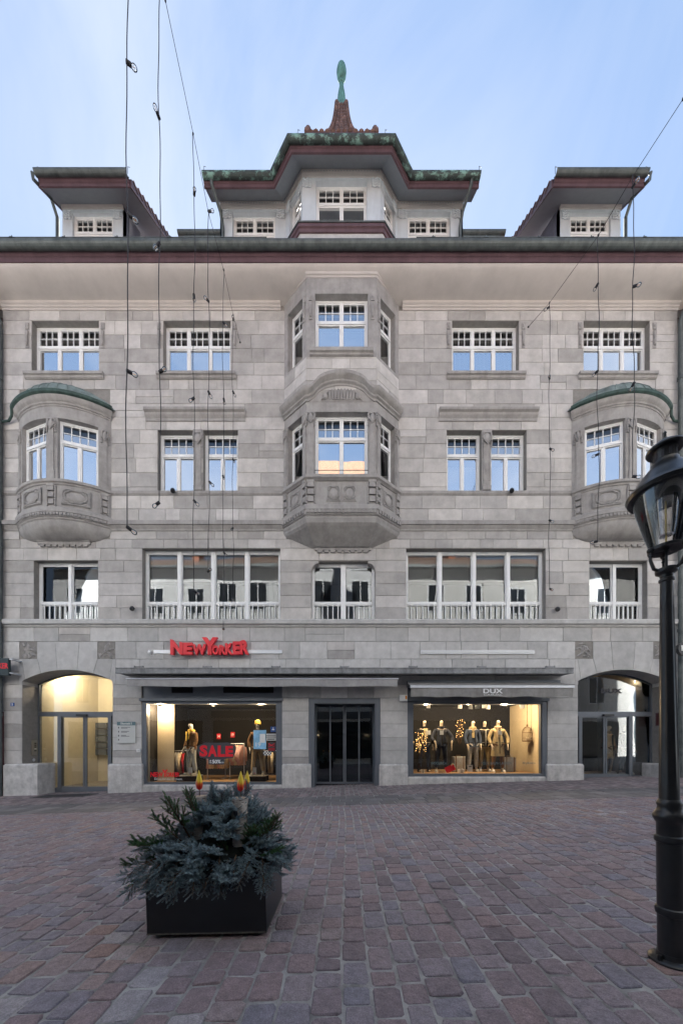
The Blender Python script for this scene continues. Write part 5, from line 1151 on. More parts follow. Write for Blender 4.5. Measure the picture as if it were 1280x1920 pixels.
M['spruce'] = needle_mat('blue_spruce_needles', (.24, .325, .36), None); M['fir'] = needle_mat('green_fir_needles', (.055, .13, .05), None); M['twig'] = mat('twig_bark', (.12, .075, .045), .9, var=.3, scale=40)
def twig(q, p0, p1, rn, ln, wn, rr, flat=False, t0=.5):
    p0, p1 = Vector(p0), Vector(p1); d = p1-p0; l = d.length; d.normalize(); o = d.orthogonal().normalized(); o2 = d.cross(o)
    n = int(l*rn)
    for i in range(n):
        t = (i+rr.random())/n; a = rr.uniform(0, 2*PI); rad = o*math.cos(a)+o2*math.sin(a)
        if flat and rad.z < -.1: rad.z = abs(rad.z)
        b = p0+(p1-p0)*t; tip = b+(rad*.85+d*.55).normalized()*ln*rr.uniform(.75, 1.1)*(1 if t < .85 else .8); s = d.cross(rad).normalized()*wn
        q.add([b-s, b+s, tip], [(0,1,2)], min(1, max(0, t0+rr.uniform(-.3, .4)+.15*t)))
    for i in range(14):      # bud tuft
        a = rr.uniform(0, 2*PI); rad = o*math.cos(a)+o2*math.sin(a); tip = p1+(rad*.5+d).normalized()*ln*.8; s = d.cross(rad).normalized()*wn; q.add([p1-s, p1+s, tip], [(0,1,2)], .9)
def branch_mesh(name, seed, L, nt, tl, rn, ln, wn, m, spread=.9, droop=.15, flat=False):
    rr = random.Random(seed); q = MB(); st = MB(); pts = [Vector((0, 0, 0))]; dr = Vector((1, 0, .0))
    for k in range(6): dr = (dr+Vector((0, rr.uniform(-.1, .1), -droop*.3+rr.uniform(-.05, .05)))).normalized(); pts.append(pts[-1]+dr*L/6)
    st.tube(pts, [.006, .0055, .005, .0045, .004, .003, .002], 5)
    twig(q, pts[3], pts[6], rn, ln, wn, rr, flat)
    for k in range(nt):
        t = .12+.8*(k+rr.random()*.6)/nt; i = min(5, int(t*6)); b = pts[i]+(pts[i+1]-pts[i])*(t*6-i); s = 1 if k % 2 else -1
        d = ((pts[i+1]-pts[i]).normalized()*.75+Vector((0, s*spread*.6, rr.uniform(-.15, .4)))).normalized(); l = tl*(1.15-.55*t)*rr.uniform(.75, 1.15); e = b+d*l
        st.tube([b, e], [.0035, .002], 4); twig(q, b+d*l*.08, e, rn, ln, wn, rr, flat)
        if l > tl*.7 and rr.random() < .75:
            for s2 in (-1, 1): e2 = b+d*l*.45+((d*.7+Vector((0, 0, .2))+d.cross(Vector((0, 0, 1)))*s2*.7).normalized())*l*.5; twig(q, b+d*l*.45, e2, rn, ln, wn, rr, flat)
    nb = len(q.f); q.add(st.v, st.f, .5); me = q.mesh(name); me.materials.append(M[m]); me.materials.append(M['twig'])
    me.polygons.foreach_set('material_index', [0]*nb+[1]*len(st.f)); return me
SP = [branch_mesh('spruce_branch', 20+k, .26, 12, .11, 1900, .0165, .0017, 'spruce') for k in range(4)]
FI = [branch_mesh('fir_branch', 40+k, .34, 11, .13, 1500, .021, .0018, 'fir', flat=True, droop=.05) for k in range(3)]
SPL = [branch_mesh('spruce_branch', 60+k, .34, 13, .12, 1600, .016, .0017, 'spruce', droop=.5) for k in range(2)]
ev = thing('evergreen_arrangement', 'heap of blue spruce and green fir branches filling the planter', 'greenery', (plx, ply, GZ(plx)+.40))
rr = random.Random(17)
def place(me, p, d, roll, s=1.):
    o = bpy.data.objects.new(me.name.split('.')[0], me); put(o, ev); d = Vector(d).normalized(); q = d.to_track_quat('X', 'Z'); o.rotation_mode = 'QUATERNION'; o.rotation_quaternion = q @ Matrix.Rotation(roll, 3, 'X').to_quaternion(); o.location = p; o.scale = (s, s, s)
# near-black filling core inside the heap of branches
cm = MB(); cm.ball((0, 0, .02), .36, .24, .2, 14, 8); cm.ball((.05, .02, .22), .20, .16, .24, 12, 8); core_o = cm.build('filling_core', mat('dark_filling', (.008, .012, .010), .95, var=.3), ev)
for k in range(150):        # mound
    a = rr.uniform(0, 2*PI); h = rr.random(); 
    rad = (1-h)**.75; p = Vector((math.cos(a)*.34*rad+.05*h, math.sin(a)*.22*rad, -.02+.40*h)); out = Vector((math.cos(a)*.9, math.sin(a)*.9-.25, rr.uniform(-.1, .65)+.6*h))
    place(rr.choice(SP), p, out, rr.uniform(-.8, .8), rr.uniform(.62, .95))
for k in range(26):         # front skirt hanging over the rim
    x = -.42+.84*(k+rr.random())/26; place(rr.choice(SPL), (x, -.20+rr.uniform(-.03, .03), .02+rr.uniform(0, .12)), (rr.uniform(-.45, .3)+x*.7, -.9, rr.uniform(-.55, -.05)), rr.uniform(-.5, .5), rr.uniform(.6, .85) if x < .1 else rr.uniform(.5, .68))
for k in range(14):         # sides
    s = -1 if k % 2 else 1; place(rr.choice(SPL+SP), (s*.34, rr.uniform(-.2, .2), rr.uniform(.0, .18)), (s*.9, rr.uniform(-.6, .2), rr.uniform(-.25, .4)), rr.uniform(-.5, .5), rr.uniform(.6, .85))
for x, zz, dx, dz, s in ((-.30,.12,-.9,.55,.85), (-.25,.2,-.7,.8,.8), (-.2,.22,-.35,1.,1.0), (-.15,.3,-.15,1.,.8), (-.36,.05,-1,.2,.8), (-.22,.3,-.6,.9,.6), (.22,.08,.1,.9,.8), (.20,.12,.45,.7,.7), (.30,.2,.6,.8,.75), (.36,.22,.5,.9,.7), (.1,.1,-.2,.8,.6), (.3,.1,.9,.4,.7), (-.12,.42,-.2,1,.55), (-.34,.0,-.9,-.2,.7), (-.28,.16,-.95,.35,.8)):
    place(rr.choice(FI), (x, -.14+rr.uniform(-.06, .1), zz), (dx, -.3, dz), rr.uniform(-.6, .6), s)
for k in range(14):         # tall blue tips behind the candles
    place(rr.choice(SP), (-.02+rr.uniform(-.1, .2), rr.uniform(-.02, .14), .28+rr.uniform(0, .18)), (rr.uniform(-.4, .4), rr.uniform(-.4, .1), 1), rr.uniform(-3, 3), rr.uniform(.55, .85))
M['birch'] = mat('birch_bark', (.50, .46, .42), .85, var=.35, scale=18, bump=.6, bscale=40, stain=.0)
def birch_dark():
    t = M['birch'].node_tree; b = t.nodes['Principled BSDF']; l = t.links.new; old = b.inputs['Base Color'].links[0].from_socket
    g_ = N(t, 'ShaderNodeNewGeometry'); mp_ = N(t, 'ShaderNodeMapping'); mp_.inputs['Scale'].default_value = (9, 9, 60); n = N(t, 'ShaderNodeTexNoise'); n.inputs['Scale'].default_value = 2; n.inputs['Detail'].default_value = 3
    l(g_.outputs['Position'], mp_.inputs['Vector']); l(mp_.outputs[0], n.inputs['Vector']); r = N(t, 'ShaderNodeValToRGB'); r.color_ramp.elements[0].position = .58; r.color_ramp.elements[1].position = .66
    l(n.outputs['Fac'], r.inputs[0]); mx_ = N(t, 'ShaderNodeMixRGB'); mx_.inputs[2].default_value = (.05, .035, .03, 1); l(r.outputs[0], mx_.inputs[0]); l(old, mx_.inputs[1]); l(mx_.outputs[0], b.inputs['Base Color'])
birch_dark()
def flame_mat():
    m = mat('painted_flame', (.9, .7, .08), .45, var=.0); t = m.node_tree; b = t.nodes['Principled BSDF']; l = t.links.new
    tcn = N(t, 'ShaderNodeTexCoord'); sx = N(t, 'ShaderNodeSeparateXYZ'); l(tcn.outputs['Object'], sx.inputs[0]); n = N(t, 'ShaderNodeTexNoise'); mp_ = N(t, 'ShaderNodeMapping'); mp_.inputs['Scale'].default_value = (90, 90, 6); l(tcn.outputs['Object'], mp_.inputs[0]); l(mp_.outputs[0], n.inputs['Vector']); n.inputs['Scale'].default_value = 1
    a = N(t, 'ShaderNodeMath', operation='MULTIPLY_ADD'); a.inputs[1].default_value = .09; l(n.outputs['Fac'], a.inputs[0]); l(sx.outputs['Z'], a.inputs[2])
    r = N(t, 'ShaderNodeValToRGB'); e = r.color_ramp.elements; e[0].position = .075; e[0].color = (.62, .012, .01, 1); e[1].position = .12; e[1].color = (.85, .62, .06, 1); x = e.new(.1); x.color = (.8, .14, .02, 1); l(a.outputs[0], r.inputs[0]); l(r.outputs[0], b.inputs['Base Color']); return m
M['flame'] = flame_mat()
def candle(px, pytop, pyflame, depth, r, label, tilt):
    Z = depth-CAM.y; x = PX(px, depth); zt = PZ(pytop, depth); o = thing('birch_candle', label, 'candle', (x, depth, zt-.34), group=None); o.rotation_euler = (tilt[0], tilt[1], 0)
    q = MB(); n = 20; rg_ = random.Random(px); rings = [[(r*(1+.05*math.sin(3*a+k)+rg_.uniform(-.02, .02))*math.cos(a), r*(1+.05*math.sin(3*a+k)+rg_.uniform(-.02, .02))*math.sin(a), k*.34/6) for a in [2*PI*i/n for i in range(n)]] for k in range(7)]; q.loft(rings); q.build('log', 'birch', o, smooth=True)
    q = MB(); q.lathe([(0,0),(r*.84,0),(r*.84,.004),(0,.006)], (0, 0, .338), 16); q.build('cut_end', mat('cut_wood', (.42, .33, .25), .9, var=.3, scale=30) if 'cut_wood' not in bpy.data.materials else bpy.data.materials['cut_wood'], o)
    q = MB(); q.ball((r*.3-r*.55, -r*.93, .24), .017, .008, .028, 8, 5); q.build('knot', 'ink', o)
    q = MB(); q.tube([(0, 0, .33), (.001, 0, .40)], .003, 5); q.build('wick', 'twig', o)
    q = MB(); n = 6; q.loft([[(rr_*math.cos(2*PI*i/n+.3), rr_*math.sin(2*PI*i/n+.3), zz) for i in range(n)] for rr_, zz in ((.004,0),(.019,.012),(.025,.04),(.024,.06),(.016,.1),(.002,.148))]); f = q.build('flame', 'flame', o); f.location = (0, 0, .385)
candle(448.5, 1496, 0, ply-.08, .0565, 'front birch log candle with large painted flame in the greenery', (.03, .03))
candle(376.5, 1493, 0, ply+.0, .048, 'birch log candle half hidden by green fir tips', (.02, -.02))
candle(459, 1492, 0, ply+.12, .05, 'rear birch log candle mostly hidden behind the front one', (-.02, .03))
# ================================================================== LIGHT STRINGS OVER THE STREET
bulbmat = glass('bulb_glass', .12)
def bulb(par, p, ang_, tilt):
    b = MB(); b.m = xf(p, ang_, 0, tilt); b.lathe([(0,-.01),(.022,-.01),(.026,.0),(.026,.06),(.02,.065),(0,.065)], n=12); s = b.build('socket', 'rubber', par, smooth=True)
    g_ = MB(); g_.m = b.m; g_.lathe([(.018,.06),(.03,.075),(.036,.1),(.03,.125),(.012,.14),(0,.142)], n=12); g_.build('bulb', bulbmat, s, smooth=True)
    f = MB(); f.m = b.m; f.tube([(0, 0, .065), (.006, 0, .09), (-.006, 0, .1), (0, 0, .115)], .0025, 4); f.build('filament', 'orange', s)
def cable(name, label, pts, r=.006):
    o = thing(name, label, 'cable', pts[0]); q = MB(); q.tube([Vector(p)-Vector(pts[0]) for p in pts], r, 6); q.build('wire', 'rubber', o)
    for k in range(1, len(pts)-1): m = MB(); p = Vector(pts[k])-Vector(pts[0]); m.ball(p, .018, .018, .03, 6, 4); m.build('clamp', 'rubber', o)
    m = MB(); m.ball((0, 0, 0), .03, .03, .03, 8, 5); m.build('anchor', 'black', o)
def at(px, py, Z): return Vector(((px-640)/F*Z, CAM.y+Z, CAM.z+(HOR-py)/F*Z))
XC = -3.17
lc = [at(450, 642, 10.667), at(437, 590, 9.99), at(419, 505, 9.18), at(390, 395, 8.11), at(362, 250, 7.30), at(310, 0, 6.15)]
lc[0] = Vector((PX(450), .0, PZ(642))); e_ = lc[-1]+(lc[-1]-lc[-2])*.35; lc += [Vector((e_.x, e_.y, e_.z+.1)), Vector((XC-.1, -8.5, e_.z+.9)), Vector((XC-.2, YO, e_.z+2.2))]
cable('span_wire', 'thin black span wire anchored by the paired windows above the red letters', lc)
rcb = [Vector((PX(990), 0, PZ(613))), at(1030, 567, 9.57), at(1122, 440, 7.74), at(1186, 330, 6.83), at(1280, 185, 5.83), Vector((5.83, -7.5, 13.3)), Vector((5.8, YO, 15.))]
cable('span_wire', 'thin black span wire anchored above the taupe awning', rcb)
def string(px, Z, ytop, ys, label, amp=1.):
    x0 = (px-640)/F*Z; zt = CAM.z+(HOR-ytop)/F*Z; o = thing('light_string', label, 'light string', (x0, CAM.y+Z, zt), group=None); rs_ = random.Random(int(px)); ph = rs_.uniform(0, 6)
    zb = CAM.z+(HOR-ys[-1])/F*Z; n = 40; pts = []
    for k in range(n+1): t = k/n; pts.append((amp*.018*math.sin(ph+t*14)+amp*.008*math.sin(t*37+ph), .01*math.sin(t*9+ph), (zb-zt)*t))
    q = MB(); q.tube(pts, .0075, 6); q.build('wire', 'rubber', o)
    for y in ys:
        zz = CAM.z+(HOR-y)/F*Z-zt; t = max(0, min(1, zz/(zb-zt))); bulb(o, (amp*.018*math.sin(ph+t*14), 0, zz), rs_.uniform(0, 6.28), rs_.choice((1.4, 1.8, 2.1, 2.3)))
top_ = lambda Z: 14.75
string(238.5, 5.05, -420, (115, 400, 695, 988), 'long bulb string with four bulbs hanging beside the domed oriel, farthest from the facade')
string(299, 5.93, -60, (222, 455, 697, 942), 'bulb string ending beside the paired window sill, in front of the dormer eaves')
string(363.5, 7.30, 250, (365, 552, 746, 938, 1108), 'bulb string with five bulbs hanging before the first four-light window')
string(391, 8.11, 395, (396, 565, 733, 903, 1072), 'bulb string hanging just in front of the paired window mullion')
string(418.5, 9.18, 505, (603, 747, 892, 1035, 1180), 'bulb string reaching down to the wall above the red letters')
string(436.5, 9.99, 590, (600, 733, 861, 990, 1122), 'bulb string closest to the facade beside the wire anchor')
string(1030, 9.57, 567, (575, 710, 841, 975, 1104), 'bulb string hanging beside the four-light window over the taupe awning')
string(1121, 7.74, 440, (532, 695, 851, 1015), 'bulb string hanging in front of the round oriel beside the lamp')
string(1187, 6.83, 330, (350, 537, 717, 893), 'bulb string hanging close to the street lamp lantern')
# ================================================================== MANNEQUINS AND SHOP DISPLAYS
M['skin'] = mat('mannequin_skin', (.62, .52, .40), .45, var=.04); M['skin_grey'] = mat('mannequin_grey', (.50, .48, .45), .45, var=.04)
for n_, c in dict(brown=(.16, .085, .04), navy=(.02, .025, .04), black_cloth=(.012, .012, .014), khaki=(.36, .28, .15), beige=(.42, .32, .2), denim=(.33, .36, .38), yellow=(.62, .42, .08), pink=(.62, .36, .33), creamcloth=(.68, .58, .42), greycloth=(.35, .34, .32), redcloth=(.5, .03, .04), darkblue=(.04, .055, .09)).items():
    M[n_] = mat('cloth_'+n_, c, .9, var=.18, scale=14, bump=.4, bscale=25)
def skin_mesh(name, verts, edges, radii, sub=1):
    me = bpy.data.meshes.new(name); me.from_pydata(verts, edges, []); o = bpy.data.objects.new(name, me); COL.objects.link(o)
    md = o.modifiers.new('skin', 'SKIN'); md.use_smooth_shade = True; md.branch_smoothing = .4
    for i, r in enumerate(radii): r = r if isinstance(r, tuple) else (r, r); me.skin_vertices[0].data[i].radius = r
    me.skin_vertices[0].data[0].use_root = True
    s = o.modifiers.new('sub', 'SUBSURF'); s.levels = sub; s.render_levels = sub
    bpy.context.view_layer.update(); out = bpy.data.meshes.new_from_object(o.evaluated_get(bpy.context.evaluated_depsgraph_get())); bpy.data.objects.remove(o); out.name = name; return out
def mk(me, name, m, par):
    me.materials.clear(); me.materials.append(M[m]); o = put(bpy.data.objects.new(name, me), par); return o
def mannequin(x, y, z, rz, label, top='navy', legs='black_cloth', skin='skin', coat=0., arm=((.04, -.06), (.05, -.1)), hat=None, scarf=None, inner=None, boots=None, stance=.1, headturn=0.):
    o = thing('mannequin', label, 'mannequin', (x, y, z), rz, 'shop window mannequins' if False else None)
    V = [(0,0,.98),(0,0,1.12),(0,.0,1.28),(0,.01,1.42),(0,.01,1.50),(0,-.005,1.58)]; Rr = [(.135,.1),(.115,.085),(.145,.1),(.13,.08),(.05,.05),(.05,.055)]
    E = [(0,1),(1,2),(2,3),(3,4),(4,5)]
    def add(p, r, frm): V.append(p); Rr.append(r); E.append((frm, len(V)-1)); return len(V)-1
    h1 = add((headturn*.02, -.015, 1.655), (.068, .085), 5); add((headturn*.02, -.01, 1.745), (.066, .082), h1); 
    add((headturn*.05, -.115, 1.655), (.012, .015), h1)
    for s, (ax, ay) in zip((-1, 1), arm):
        sh = add((s*.185, .01, 1.40), (.055, .055), 3); el = add((s*(.235+ax), ay*.4+.03, 1.13), (.042, .042), sh); wr = add((s*(.225+ax*.4), ay-.05, .90 if ay > -.25 else 1.02), (.026, .03), el); pm = add((s*(.22+ax*.3), ay-.09, .83 if ay > -.25 else 1.0), (.018, .036), wr)
        for k in range(4): f1 = add((s*(.222+ax*.3), ay-.125+k*.022, .775-.008*(k % 3 == 1)), (.009, .009), pm); add((s*(.215+ax*.3), ay-.12+k*.02, .735-.01*(k in (1, 2))), (.008, .008), f1)
        th = add((s*(.2+ax*.3), ay-.14, .84), (.01, .01), wr); add((s*(.195+ax*.3), ay-.155, .80), (.008, .008), th)
    for s in (-1, 1):
        hp = add((s*.09, .0, .90), (.085, .09), 0); kn = add((s*(.10+stance*.3), -.02 if s > 0 else .01, .50), (.056, .06), hp); an = add((s*(.1+stance*.6), .03, .10), (.034, .04), kn); hl_ = add((s*(.1+stance*.6), .02, .04), (.035, .045), an); add((s*(.115+stance*.6), -.13, .025), (.036, .022), hl_)
    mk(skin_mesh('body', V, E, Rr), 'body', skin, o)
    # clothing: larger skins over the same joints
    if legs:
        LV, LE, LR = [(0,0,.97)], [], [(.15,.12)]
        for s in (-1, 1):
            i = len(LV); LV += [(s*.092,0,.88),(s*(.10+stance*.3),-.02 if s > 0 else .01,.50),(s*(.1+stance*.6),.025,.12)]; LR += [(.1,.105),(.077,.08),(.062,.066)]; LE += [(0,i),(i,i+1),(i+1,i+2)]
        mk(skin_mesh('trousers', LV, LE, LR), 'trousers', legs, o)
    if top:
        TV = [(0,0,.95-coat*.3),(0,0,1.12),(0,.0,1.28),(0,.01,1.40),(0,.01,1.475)]; TR = [(.17,.135),(.15,.12),(.17,.125),(.15,.105),(.085,.08)]; TE = [(0,1),(1,2),(2,3),(3,4)]
        for s, (ax, ay) in zip((-1, 1), arm):
            i = len(TV); TV += [(s*.19,.01,1.395),(s*(.235+ax),ay*.4+.03,1.13),(s*(.226+ax*.4),ay-.045,.92 if ay > -.25 else 1.02)]; TR += [(.075,.075),(.062,.062),(.05,.052)]; TE += [(3,i),(i,i+1),(i+1,i+2)]
        jk = mk(skin_mesh('jacket', TV, TE, TR), 'jacket', top, o)
        q = MB(); hem = .93-.42*coat; n = 24
        prof = [(1.20,.155,.118),(1.08,.165,.13),(.98,.18,.145),((.98+hem)/2,.19+.01*coat,.155),(hem,.2+.02*coat,.165)]
        rings = [[(a*math.cos(2*PI*i/n)*(1+.03*math.sin(7*2*PI*i/n)), b*math.sin(2*PI*i/n)*(1+.03*math.sin(7*2*PI*i/n)), zz) for i in range(n)] for zz, a, b in prof]; q.loft(rings); q.build('jacket_skirt', top, o, smooth=True)
        q = MB(); q.loft([[(a*math.cos(2*PI*i/16), .01+b*math.sin(2*PI*i/16)+dy*(math.sin(2*PI*i/16) < 0), zz) for i in range(16)] for zz, a, b, dy in ((1.44,.095,.085,0),(1.50,.1,.09,-.01),(1.53,.105,.095,-.015),(1.51,.085,.08,-.01))], cap=(False, False)); q.build('collar', top, o, smooth=True)
        q = MB(); q.box(-.012, .012, -.165, -.12, hem+.03, 1.4); q.box(-.14, -.06, -.165, -.13, .98, 1.0); q.box(.06, .14, -.165, -.13, .98, 1.0); q.build('placket', 'black_cloth' if top != 'black_cloth' else 'greycloth', o)
    if inner: q = MB(); q.add([(-.07, -.125, 1.46), (.07, -.125, 1.46), (.055, -.152, 1.2), (-.055, -.152, 1.2)], [(0,1,2,3)]); q.add([(-.07, -.12, 1.46), (.07, -.12, 1.46), (.055, -.147, 1.2), (-.055, -.147, 1.2)], [(3,2,1,0)]); q.build('shirt_front', inner, o, fix=False)
    if scarf: q = MB(); q.lathe([(.075,1.44),(.115,1.46),(.12,1.5),(.085,1.54)], (0, .0, 0), 14); q.box(-.09, -.02, -.16, -.12, 1.15, 1.46); q.build('scarf', scarf, o, smooth=True)
    if hat: q = MB(); q.lathe([(.082,1.70),(.098,1.71),(.1,1.76),(.085,1.82),(.04,1.85),(0,1.855)], (0, -.01, 0), 16, sy=1.15); q.build('beanie', hat, o, smooth=True)
    q = MB()
    for s in (-1, 1): xx = s*(.112+stance*.6); q.loft([[(xx+.05*math.cos(2*PI*i/12)*a, -.05+.125*math.sin(2*PI*i/12)*b-.0, zz) for i in range(12)] for zz, a, b in ((0,1,1),(.03,1.05,1.04),(.06,.9,.9),(.085,.7,.55))]) if not boots else q.lathe([(.06,.0),(.065,.04),(.055,.1),(.06,.28),(.05,.29)], (xx, .02, 0), 12, sy=1.2)
    q.build('shoe', boots or ('white' if skin == 'skin' and legs != 'denim' else 'greycloth'), o, smooth=True)
    q = MB(); q.lathe([(0,-.02),(.17,-.02),(.17,-.006),(.16,.0),(0,.0)], n=24); q.build('stand_plate', 'alu', o); return o
def fl_at(py, Y): return PZ(py, Y)
f1 = RM1.data.vertices[4].co.z; f2 = RM2.data.vertices[4].co.z
def MX(px, Y): return PX(px, Y)
PLY = .62
# left shop
for px, lab in ((356, 'low dark display plinth under the mannequin in brown jacket'), (482, 'low dark display plinth under the mannequin with yellow beanie')):
    d = thing('display_plinth', lab, 'plinth', (MX(px, PLY+.1), PLY+.1, f1)); q = MB(); q.cham(-.33, .33, -.26, .26, .0, .17, c=.01); q.build('plinth_box', 'dark', d); q = MB(); q.box(-.34, .34, -.27, .27, .17, .185); q.build('plinth_top', 'greycloth', d)
mannequin(MX(359, PLY+.1), PLY+.1, f1+.185, -.5, 'mannequin in brown jacket and pale jeans beside the SALE sticker', 'brown', 'denim', 'skin_grey', .1, ((.02, -.05), (.0, -.05)), scarf='yellow', inner='yellow', stance=.13, headturn=-.4)
mannequin(MX(483, PLY+.1), PLY+.1, f1+.185, .1, 'mannequin with yellow beanie, brown jacket and beige trousers', 'brown', 'beige', 'skin_grey', .1, ((.06, -.02), (.04, -.02)), hat='yellow', inner='yellow', stance=.12)
hang = {}
def garment(m, w=.42, l_=.7, seed=0):
    key = (m, seed)
    if key not in hang:
        rr_ = random.Random(seed); q = MB(); n = 20; rings = []
        for zz, a, b in ((0,.05,.02),(-.05,.16,.035),(-.12,.215,.05),(-.35,.2,.06),(-l_,.22,.075)):
            rings.append([(a*math.cos(2*PI*i/n), b*math.sin(2*PI*i/n)*(1+.25*math.sin(5*2*PI*i/n+seed)), zz+(.02*math.sin(i*2+seed) if zz == -l_ else 0)) for i in range(n)])
        q.loft(rings)
        for s in (-1, 1): q.tube([(s*.17, 0, -.08), (s*.26, .01, -.3), (s*.27, .0, -.58)], [.06, .055, .045], 8)
        me = q.mesh('garment'); me.polygons.foreach_set('use_smooth', [True]*len(me.polygons)); me.materials.append(M[m]); hang[key] = me
    return hang[key]
def rack(px, Y, width, hgt, cols, rz, label, each=.085):
    o = thing('clothes_rack', label, 'clothes rack', (MX(px, Y), Y, f1), rz); q = MB(); q.tube([(-width/2, 0, hgt), (width/2, 0, hgt)], .012, 8); q.build('rack_bar', 'alu', o)
    for s in (-1, 1): q = MB(); q.tube([(s*width/2, 0, 0), (s*width/2, 0, hgt)], .014, 8); q.build('upright', 'alu', o); q = MB(); q.box(s*width/2-.02, s*width/2+.02, -.22, .22, 0, .03); q.build('foot', 'alu', o)
    n = int(width/each)
    for k in range(n):
        g_ = thing('hanging_garment', '%s garment on %s' % ({'pink': 'pink', 'creamcloth': 'cream', 'greycloth': 'grey', 'redcloth': 'red', 'black_cloth': 'black', 'beige': 'beige', 'navy': 'navy'}[cols[k % len(cols)]], label), 'garment', (0, 0, 0), 0, 'garments on shop racks')
        p = o.matrix_basis @ Vector((-width/2+each*(k+.5), 0, hgt-.06)); g_.location = Matrix.Translation(o.location).to_translation()+Matrix.Rotation(rz, 3, 'Z') @ Vector((-width/2+each*(k+.5), 0, hgt-.06)); g_.rotation_euler = (0, 0, rz+PI/2+R.uniform(-.2, .2))
        b = put(bpy.data.objects.new('cloth', garment(cols[k % len(cols)], seed=k % 3)), g_); hk = MB(); hk.tube([(0, 0, -.01), (0, 0, .03), (.012, 0, .055), (.0, 0, .072)], .003, 5); hk.build('hanger_hook', 'alu', g_)
rack(325, 1.25, .95, 1.0, ('greycloth', 'greycloth', 'creamcloth', 'redcloth', 'black_cloth', 'beige'), .25, 'low rack of sweaters by the cream partition')
rack(410, 1.3, .75, 1.15, ('pink', 'creamcloth', 'creamcloth', 'beige'), .15, 'rack behind the SALE sticker')
rack(440, 1.6, .7, 1.25, ('pink', 'pink', 'creamcloth'), -.1, 'rack of pink tops behind the SALE sticker')
rack(508, 1.2, .5, 1.0, ('creamcloth', 'black_cloth', 'beige'), 0, 'short rack near the shop door')
sh = thing('wall_shelf', 'dark wall shelf with folded clothes in the SALE window', 'shelf', (MX(315, 2.6), 2.6, f1))
for k in range(6): q = MB(); q.box(-.45, .45, 0, .34, .5+k*.34, .52+k*.34); q.build('shelf_board', 'beige', sh)
for s in (-1, 1): q = MB(); q.box(s*.45-.015, s*.45+.015, 0, .34, 0, 2.4); q.build('shelf_side', 'metalgrey', sh)
for k in range(5):
    for j in range(3): cn_ = R.choice(('navy', 'grey', 'blue', 'brown')); fo_ = thing('folded_clothes', 'stack of folded %s clothes on the dark wall shelf' % cn_, 'clothes', (sh.location.x-.28+j*.28, 2.74, f1+.525+k*.34), 0, 'folded clothes on shelf'); q = MB(); [q.cham(-.11, .11, -.1, .1, i*.04, i*.04+.036, c=.012) for i in range(4)]; q.build('folded_stack', {'navy': 'navy', 'grey': 'greycloth', 'blue': 'darkblue', 'brown': 'brown'}[cn_], fo_)
# stickers on the glass of the SALE window (just inside the pane)
GY = .09
st = thing('sale_sticker', 'red SALE sticker with black outline and up to 50% off', 'sticker', (MX(406, GY), GY, PZ(1432, GY)))
SX = lambda px: MX(px, GY)-st.location.x; SZ = lambda py: PZ(py, GY)-st.location.z
q = MB(); n = 40; pts = []
for i in range(n): a = 2*PI*i/n; c, s = math.cos(a), math.sin(a); pts.append((math.copysign(abs(c)**.55, c)*.60*(1+.05*math.sin(5*a)), .40+math.copysign(abs(s)**.6, s)*.265*(1+.05*math.sin(7*a))))
q.prism(pts[::-1], .0, .004); q.build('outline', 'ink', st)
for k, (c, u, w, h, dz, dy) in enumerate((('S', -.41, .25, .36, .22, 0), ('A', -.13, .29, .36, .215, .004), ('L', .15, .23, .36, .21, 0), ('E', .40, .24, .34, .215, .004))): lettering('letter', c, w, h, (u, -.004-dy, dz), 'red', st, .002, .05)
q = MB(); q.box(-.26, .24, -.002, .003, -.03, .15); q.build('label_field', 'ink', st); lettering('lettering', '50%', .27, .12, (.0, -.004, .0), 'white', st, .001, .02); lettering('lettering', 'UP', .06, .045, (-.19, -.004, .065), 'white', st, .001, .01); lettering('lettering', 'TO', .06, .045, (-.19, -.004, .005), 'white', st, .001, .01); lettering('lettering', 'OFF', .08, .05, (.185, -.004, .01), 'white', st, .001, .01)
ns = thing('window_lettering', 'red shop-name lettering with white slogan in the window corner', 'lettering', (MX(308, GY), GY, PZ(1463, GY)))
lettering('lettering', 'NEW', .40, .15, (-.24, 0, .10), 'red', ns, .002, .04); lettering('lettering', 'Y', .18, .23, (.02, 0, .10), 'red', ns, .002, .05); lettering('lettering', 'ORKER', .43, .14, (.27, -.003, .10), 'red', ns, .002, .04); lettering('lettering', 'Dress for the moment.', .88, .07, (.13, 0, 0), 'white', ns, .001, .0)
def poster(px, py, w, h, m, label, name='poster', txt=None, Y=GY, tm='white', rz=0, lines=()):
    o = thing(name, label, 'poster', (MX(px, Y), Y, PZ(py, Y)), rz); q = MB(); q.box(-w/2, w/2, 0, .004, 0, h); q.build('sheet', m, o)
    for (t, tw, th, tx, tz) in (txt or ()): lettering('lettering', t, tw, th, (tx, -.003, tz), tm, o, .001, .01)
    for (lw, lh, lz_) in lines: q = MB(); q.box(-lw/2, lw/2, -.003, .0, lz_, lz_+lh); q.build('print_line', tm, o)
    return o
q = poster(487, 1405, .40, .60, 'posterblue', 'blue shop poster with number 19 in front of the beanie mannequin', txt=(('19', .16, .13, -.05, .08),)); m = MB(); m.box(.0, .17, -.002, .001, .2, .48); m.build('text_block', 'paper', q)
poster(512, 1373, .17, .17, 'blueplate', 'small dark blue sticker with a white mark near the shop door', 'sticker', lines=((.08, .03, .06), (.02, .06, .09)))
poster(508, 1389, .36, .22, 'boardgrey', 'grey opening hours notice in the SALE window', 'notice', (), tm='ink', lines=((.3, .018, .145), (.3, .018, .1), (.22, .03, .03)))
